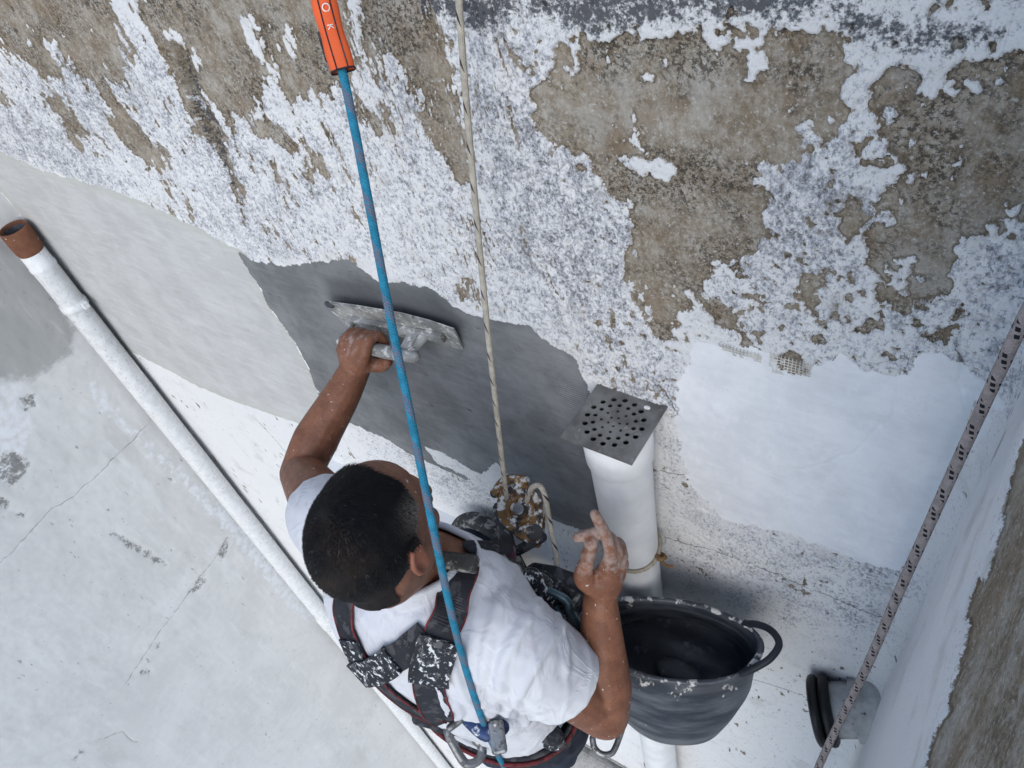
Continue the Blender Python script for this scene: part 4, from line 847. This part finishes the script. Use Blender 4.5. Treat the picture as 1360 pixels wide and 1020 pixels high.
part('cam_rim', tube([dl(-.004 + .0235 * math.cos(t), .0235 * math.sin(t), .019) for t in np.linspace(0, 2 * math.pi, 28, endpoint=False)], .0055, 8, caps=False, closed=True), M_RUST, dc)
part('pivot_bolt', plate([(-.004 + .011 * math.cos(t), -.002 + .011 * math.sin(t)) for t in np.linspace(0, 2 * math.pi, 14, endpoint=False)], .014, .024), M_MET, dc, False, .002)
part('handle', tube(catmull([dl(-.03, -.036, .0), dl(.02, -.045, .004), dl(.06, -.05, .004), dl(.085, -.045, .0)]), [.012, .014, .013, .009], 12, squash=.6), M_DIRTY, dc)
part('top_bar', tube(catmull([dl(-.058, -.03, .006), dl(-.066, .0, .012), dl(-.052, .03, .010)]), [.010, .012, .010], 10), M_RUST, dc)
part('lower_pin', ell(dl(.046, .006, .015), (.016, .016, .006), Mb), M_DIRTY, dc)
part('connector', tube([dl(.058, .014, .006), P(676, 738, 1.37)], .0095, 10), M_BLACK, dc)
part('connector_sleeve', tube([P(677, 732, 1.367), P(676, 752, 1.36)], .013, 12), grime('dirty_pink_tape', (.16, .06, .10), (.3, .28, .27), .5, .15, 60, .8), dc)
# hand ascender block to the right of the chest
ha = empty('rope_clamp', 'black ribbed rope clamp beside the raised hand, rope tail running into it', 'rope clamp')
HA = P(738, 776, 1.34); Mh = basis(R @ np.array([.93, .36, .0]), vd(738, 776))
def al(x, y, z): return HA + Mh @ np.array([x, y, z])
prof = [(-.062, .006), (-.05, .022), (-.01, .030), (.03, .030), (.052, .018), (.058, -.012), (.05, -.032), (.02, -.030), (-.04, -.016), (-.06, -.008)]
k = len(prof); v = [al(x, y, -.014) for x, y in prof] + [al(x, y, .012) for x, y in prof]
part('body', (v, [tuple(range(k - 1, -1, -1)), tuple(range(k, 2 * k))] + [(i, (i + 1) % k, k + (i + 1) % k, k + i) for i in range(k)]), M_BLACK, ha, False, .004)
part('grip_plate', box(al(.004, -.006, .013), (.085, .030, .006), Mh @ rot3(rad(-13))), M_DIRTY, ha, False, .003)
for i in range(6): part('rib', box(al(-.012 + .0095 * i, .002 - .0022 * i, .0175), (.0034, .017, .004), Mh @ rot3(rad(-13 + (-1) ** i * 9))), M_BLACK, ha, False)
part('frame_bar', tube(catmull([P(672, 752, 1.30), P(690, 770, 1.29), P(730, 785, 1.30), P(752, 797, 1.30), P(757, 812, 1.31), P(772, 838, 1.33)]), .0075, 10), M_ALU, ha)
carabiner('teal metal carabiner dangling under the black rope clamp', P(716, 805, 1.33), R @ np.array([.55, .83, .1]), vd(716, 805), .105, .05, .0055, M_ALU)
carabiner('grey steel carabiner clipped low between the elbow and the bucket', P(808, 968, 1.58), R @ np.array([.4, -.9, .1]), vd(808, 968) + np.array([.3, 0, 0]), .10, .055, .0065, M_MET)
c1 = carabiner('big steel carabiner hanging from the rope grab at the worker\'s back', P(618, 984, 1.40), R @ np.array([.45, .85, .0]), vd(622, 985) + np.array([.5, .2, 0]), .085, .046, .0085, M_MET)
def PS(px, py, off, z0):                                          # just off whatever clothing lies there
    h = hit(px, py); return C + ray(px, py) * (min(z0, (R.T @ (h[0] - C))[2] - off) if h else z0)
# rope grab on the blue rope
rg_ = empty('rope_grab', 'blue and steel rope grab on the blue rope behind the waist', 'rope grab')
M_BLUE = grime('scuffed_blue_metal', (.03, .05, .12), (.62, .63, .65), .56, .06, 75, .45, metal=.4)
GP = PS(648, 968, .034, 1.42); Mg = basis(R @ np.array([.85, .5, .1]), vd(650, 972))
gl = lambda x, y, z: GP + Mg @ np.array([x, y, z])
part('arm', tube(catmull([gl(-.055, .004, -.006), gl(-.03, .0, -.002), gl(.0, -.002, .0), gl(.02, .012, .0)]), [.010, .015, .019, .013], 12, squash=.5), M_BLUE, rg_)
part('rope_shoe', box(gl(.020, -.004, .006), (.026, .052, .030), Mg @ rot3(rad(35))), M_MET, rg_, False, .005)
part('jaw_pin', tube([gl(.008, .012, -.02), gl(.008, .012, .024)], .006, 10), M_MET, rg_)
part('swivel_link', tube(catmull([gl(-.078, .03, 0), gl(-.06, .012, .004), gl(-.048, -.004, .002), gl(-.058, -.026, 0)]), .0065, 10), M_MET, rg_)
pch = empty('gear_pouch', 'small black pouch with red trim hanging at the hip beside the elbow', 'pouch')
part('bag', ell(P(732, 980, 1.47), (.030, .022, .028)), M_PAINTY, pch); part('flap', ell(P(728, 973, 1.455), (.034, .022, .012)), M_BLACK, pch); part('trim', tube([P(712, 986, 1.49), P(735, 988, 1.49)], .003, 6), M_RED, pch)
pr_ = empty('strap_tail', 'loose black webbing end at the worker\'s lower back', 'strap')
part('webbing', tube(catmull([P(560, 948, 1.44), P(585, 962, 1.42), P(612, 966, 1.40), P(640, 962, 1.39)]), [.013, .016, .016, .010], 8, squash=.35), M_BLACK, pr_)

# ---------------------------------------------------------------- ropes
def rope(name, path, r_, mat, label, k=14, wrap=False):
    pts = catmull([P(*p) for p in path], k)
    if wrap:
        out = []
        for p in pts:
            d_ = p - C; L = np.linalg.norm(d_); h = min([r2[3] for r2 in (b_.ray_cast(Vector(C), Vector(d_ / L)) for b_ in (bv_, bvb)) if r2[0] is not None] + [9])
            out.append(C + d_ / L * min(L, h - r_ - .012))
        for _ in range(8): out = [out[0]] + [.25 * out[i - 1] + .5 * out[i] + .25 * out[i + 1] for i in range(1, len(out) - 1)] + [out[-1]]
        pts = out
    o = uvtube(name, pts, r_, mat, seg=16); tag(o, label, 'rope'); return o
def lz(path, z): return [(x, y, q) for (x, y), q in zip(path, z)]
BL = [(418, -40, .87), (456, 100, .89), (489, 265, .91), (520, 430, .93), (549, 570, .95), (575, 700, .975), (603, 830, 1.06), (628, 920, 1.24), (648, 975, 1.385), (664, 1008, 1.46), (690, 1060, 1.6)]
blue = rope('rope', BL, .0055, M_ROPEB, 'blue rope with purple tracer running down past the worker\'s head', wrap=True)
SPK = [(607, -40, .86), (615, 80, .91), (625, 200, .965), (637, 330, 1.03), (650, 460, 1.10), (661, 560, 1.22), (669, 630, 1.34), (674, 668, 1.41)]
rope('rope', SPK, .0044, M_ROPES, 'pale flecked rope running down into the rusty descender')
rope('rope', [(1400, 345, .65), (1352, 440, .70), (1299, 554, .79), (1246, 670, .89), (1195, 784, 1.01), (1150, 888, 1.15), (1100, 990, 1.32), (1070, 1060, 1.46)], .0066, M_ROPEW, 'white rope with black ticks hanging down the right corner')
rope('rope', [(700, 665, 1.385), (704, 650, 1.365), (716, 645, 1.355), (724, 660, 1.36), (730, 695, 1.38), (737, 730, 1.37), (741, 757, 1.345)], .0052, M_ROPES, 'short grey rope tail looping from the descender into the black clamp', 8)
# orange rope protector
M_ORNG = grime('orange_vinyl', (.72, .115, .030), (.72, .30, .2), .66, .1, 40, .55, var=.1, bumpd=.0006)
op = empty('rope_protector', 'bright orange rope protector sleeve at the top of the blue rope', 'rope protector')
ctr_ = [P(*p) for p in ((412, -60, .865), (427, -10, .877), (440, 40, .883), (456, 94, .889))]; ctr_ = catmull(ctr_, 6)
wd_ = .0145
def sleeve_pt(i, a, b):
    t = ctr_[min(i + 1, len(ctr_) - 1)] - ctr_[max(i - 1, 0)]; t /= np.linalg.norm(t); q = C - ctr_[i]; q -= t * (q @ t); q /= np.linalg.norm(q); u = np.cross(t, q); return ctr_[i] + u * a + q * b
sec = [(-wd_, 0), (-wd_ * .9, .006), (-wd_ * .45, .0092), (wd_ * .45, .0092), (wd_ * .9, .006), (wd_, 0), (wd_ * .9, -.006), (0, -.0085), (-wd_ * .9, -.006)]
v = [sleeve_pt(i, a * (1 + .05 * math.sin(i * .9)), b) for i in range(len(ctr_)) for a, b in sec]; k = len(sec)
part('sleeve', (v, [(i * k + j, i * k + (j + 1) % k, (i + 1) * k + (j + 1) % k, (i + 1) * k + j) for i in range(len(ctr_) - 1) for j in range(k)]), M_ORNG, op, True)
for s_ in (-.5, .5): part('stitching', tube([sleeve_pt(i, s_ * wd_ * .92, .0096) for i in range(len(ctr_))], .0008, 6), M_BLACK, op)
sgn_ = -1 if (R.T @ (sleeve_pt(10, wd_, 0) - sleeve_pt(10, -wd_, 0)))[0] < 0 else 1
part('side_flap', tube(catmull([sleeve_pt(i, -sgn_ * wd_ * 1.02, -.002) for i in (12, 14, 16)]), .0022, 6), M_BLACK, op)
part('hem', tube([sleeve_pt(len(ctr_) - 1, a, b) for a, b in sec], .0012, 6, caps=False, closed=True), M_BLACK, op)
M_PRINT = grime('white_print', (.72, .66, .64), (.7, .25, .12), .62, .1, 120, .6)
def letter(ch, i, size):
    cu = bpy.data.curves.new('lettering', 'FONT'); cu.body = ch; cu.size = size; cu.extrude = .0002; cu.align_x = 'CENTER'; cu.align_y = 'CENTER'
    o = bpy.data.objects.new('lettering', cu); COL.objects.link(o); dg = bpy.context.evaluated_depsgraph_get(); me = bpy.data.meshes.new_from_object(o.evaluated_get(dg)); bpy.data.objects.remove(o)
    c = sleeve_pt(i, 0, .0106); t = ctr_[i + 1] - ctr_[i]; q = C - c
    ob = link('lettering', me, M_PRINT, op); Mx = basis(t, q); ob.matrix_world = Matrix([list(Mx[r_]) + [c[r_]] for r_ in range(3)] + [[0, 0, 0, 1]])
letter('O', 9, .013); letter('K', 12, .010); letter('-', 7, .010)

# ---------------------------------------------------------------- rubber tub with mortar
tub = empty('rubber_bucket', 'black rubber tub of wet mortar with crusted rim, hanging beside the worker', 'bucket')
BC = P(888, 848, 1.47); bx, by = np.array([.955, .297, 0]), np.array([-.297, .955, 0])
def tub_pt(t, a, b, z, lift=0): return BC + bx * a * math.cos(t) + by * b * math.sin(t) + np.array([0, 0, z + lift * abs(math.cos(t)) ** 3])
seg = 64; prof = [(.166, .077, .0, .030), (.171, .082, .002, .032), (.175, .086, .0, .030), (.174, .086, -.010, .03), (.170, .084, -.012, .03), (.166, .094, -.06, .015), (.162, .112, -.14, .0), (.146, .114, -.22, 0), (.132, .112, -.275, 0), (.122, .106, -.287, 0), (.0, .0, -.288, 0)]
inn = [(.0, .0, -.275, 0), (.124, .104, -.272, 0), (.140, .108, -.22, 0), (.156, .104, -.14, 0), (.160, .088, -.06, .015), (.1645, .076, -.01, .03)]
pro = inn + prof
v = [tub_pt(2 * math.pi * j / seg, a, b, z, l) + .0015 * np.array([math.sin(7 * j * .1 + i), 0, math.cos(5 * j * .1)]) for i, (a, b, z, l) in enumerate(pro) for j in range(seg)]
m_b = NT('tub_rubber', .5, spec=.4); z_ = m_b.noise(36, 6, .65, (1, 1, .5)); zs = m_b.noise(9, 4, .6, (1, 1, 4)); rim = m_b.attr('rim')
cc = m_b.mix(m_b.step(zs, .35, .7), (.02, .025, .035), (.10, .11, .125)); kk = m_b.step(m_b.math('ADD', m_b.math('MULTIPLY', rim, .15), m_b.math('SUBTRACT', z_, .5)), .17, .22)
cc = m_b.mix(kk, cc, (.52, .51, .49)); ks = m_b.step(m_b.noise(60, 4, .6, (.6, .6, 6)), .6, .75); cc = m_b.mix(m_b.math('MULTIPLY', ks, .6), cc, (.15, .16, .18)); m_b.color(cc); m_b.rough(m_b.math('ADD', .42, m_b.math('MULTIPLY', kk, .4))); m_b.bump(m_b.math('ADD', z_, kk), .4, .002)
tme = mesh('wall', v, [(i * seg + j, i * seg + (j + 1) % seg, (i + 1) * seg + (j + 1) % seg, (i + 1) * seg + j) for i in range(len(pro) - 1) for j in range(seg)])
fattr(tme, 'rim', [max(0, 1 + min(0, z / .09)) if i >= len(inn) else .15 for i, (a, b, z, l) in enumerate(pro) for j in range(seg)])
link('shell', tme, m_b.m, tub)
for s_ in (1, -1):
    t0 = 0 if s_ > 0 else math.pi
    hp = [tub_pt(t0 - .62, .171, .084, -.004, .03), tub_pt(t0 - .5, .184, .088, .012, .03), tub_pt(t0 - .28, .194, .095, .022, .03), tub_pt(t0, .200, .095, .026, .03), tub_pt(t0 + .28, .194, .095, .022, .03), tub_pt(t0 + .5, .184, .088, .012, .03), tub_pt(t0 + .62, .171, .084, -.004, .03)]
    part('handle', tube(catmull(hp), .0068, 12), M_BUCKET, tub)
mort = empty('mortar', 'dark wet mortar lying in the rubber tub', 'mortar')
mv = [BC + np.array([0, 0, -.115])]; mf = []; NR = 12
for i in range(1, NR + 1):
    for j in range(48):
        t = 2 * math.pi * j / 48; q = i / NR; lump = .020 * math.sin(3.1 * q * math.cos(t) + 1) + .016 * math.sin(5 * q * math.sin(t) + 2 * q * math.cos(t)) + .006 * math.sin(4 * q * math.cos(t + 1) + 3 * t * q)
        mv.append(tub_pt(t, .155 * q, .104 * q, -.125 + lump * (1 - .3 * q)))
for j in range(48): mf.append((0, 1 + j, 1 + (j + 1) % 48))
for i in range(NR - 1):
    for j in range(48): a = 1 + i * 48; mf.append((a + j, a + 48 + j, a + 48 + (j + 1) % 48, a + (j + 1) % 48))
part('surface', (mv, mf), M_MORT, mort); part('clod', ell(BC + np.array([.03, -.02, -.10]), (.05, .03, .02)), M_MORT, mort)

# collar rib, sleeve hem and bottom hem along the open edges of the T-shirt
bmx = bmesh.new(); bmx.from_mesh(sme); bed = {e for e in bmx.edges if e.is_boundary}; loops = []
while bed:
    e = bed.pop(); lp_ = [e.verts[0], e.verts[1]]
    while True:
        nx = next((q for q in lp_[-1].link_edges if q in bed), None)
        if nx is None: break
        bed.remove(nx); lp_.append(nx.other_vert(lp_[-1]))
    if len(lp_) > 24: loops.append([np.array(v.co) for v in lp_])
bmx.free()
for L_ in sorted(loops, key=len)[-4:]:
    for _ in range(10): L_ = [.25 * L_[i - 1] + .5 * L_[i] + .25 * L_[(i + 1) % len(L_)] for i in range(len(L_))]
    neck = np.mean(L_, 0)[2] > 7.95 and abs(np.mean(L_, 0)[0] + .63) < .06
    part('collar' if neck else 'hem', tube(L_, .0065 if neck else .0028, 8, caps=False, closed=True, squash=.7), M_SHIRT.m, shirt)
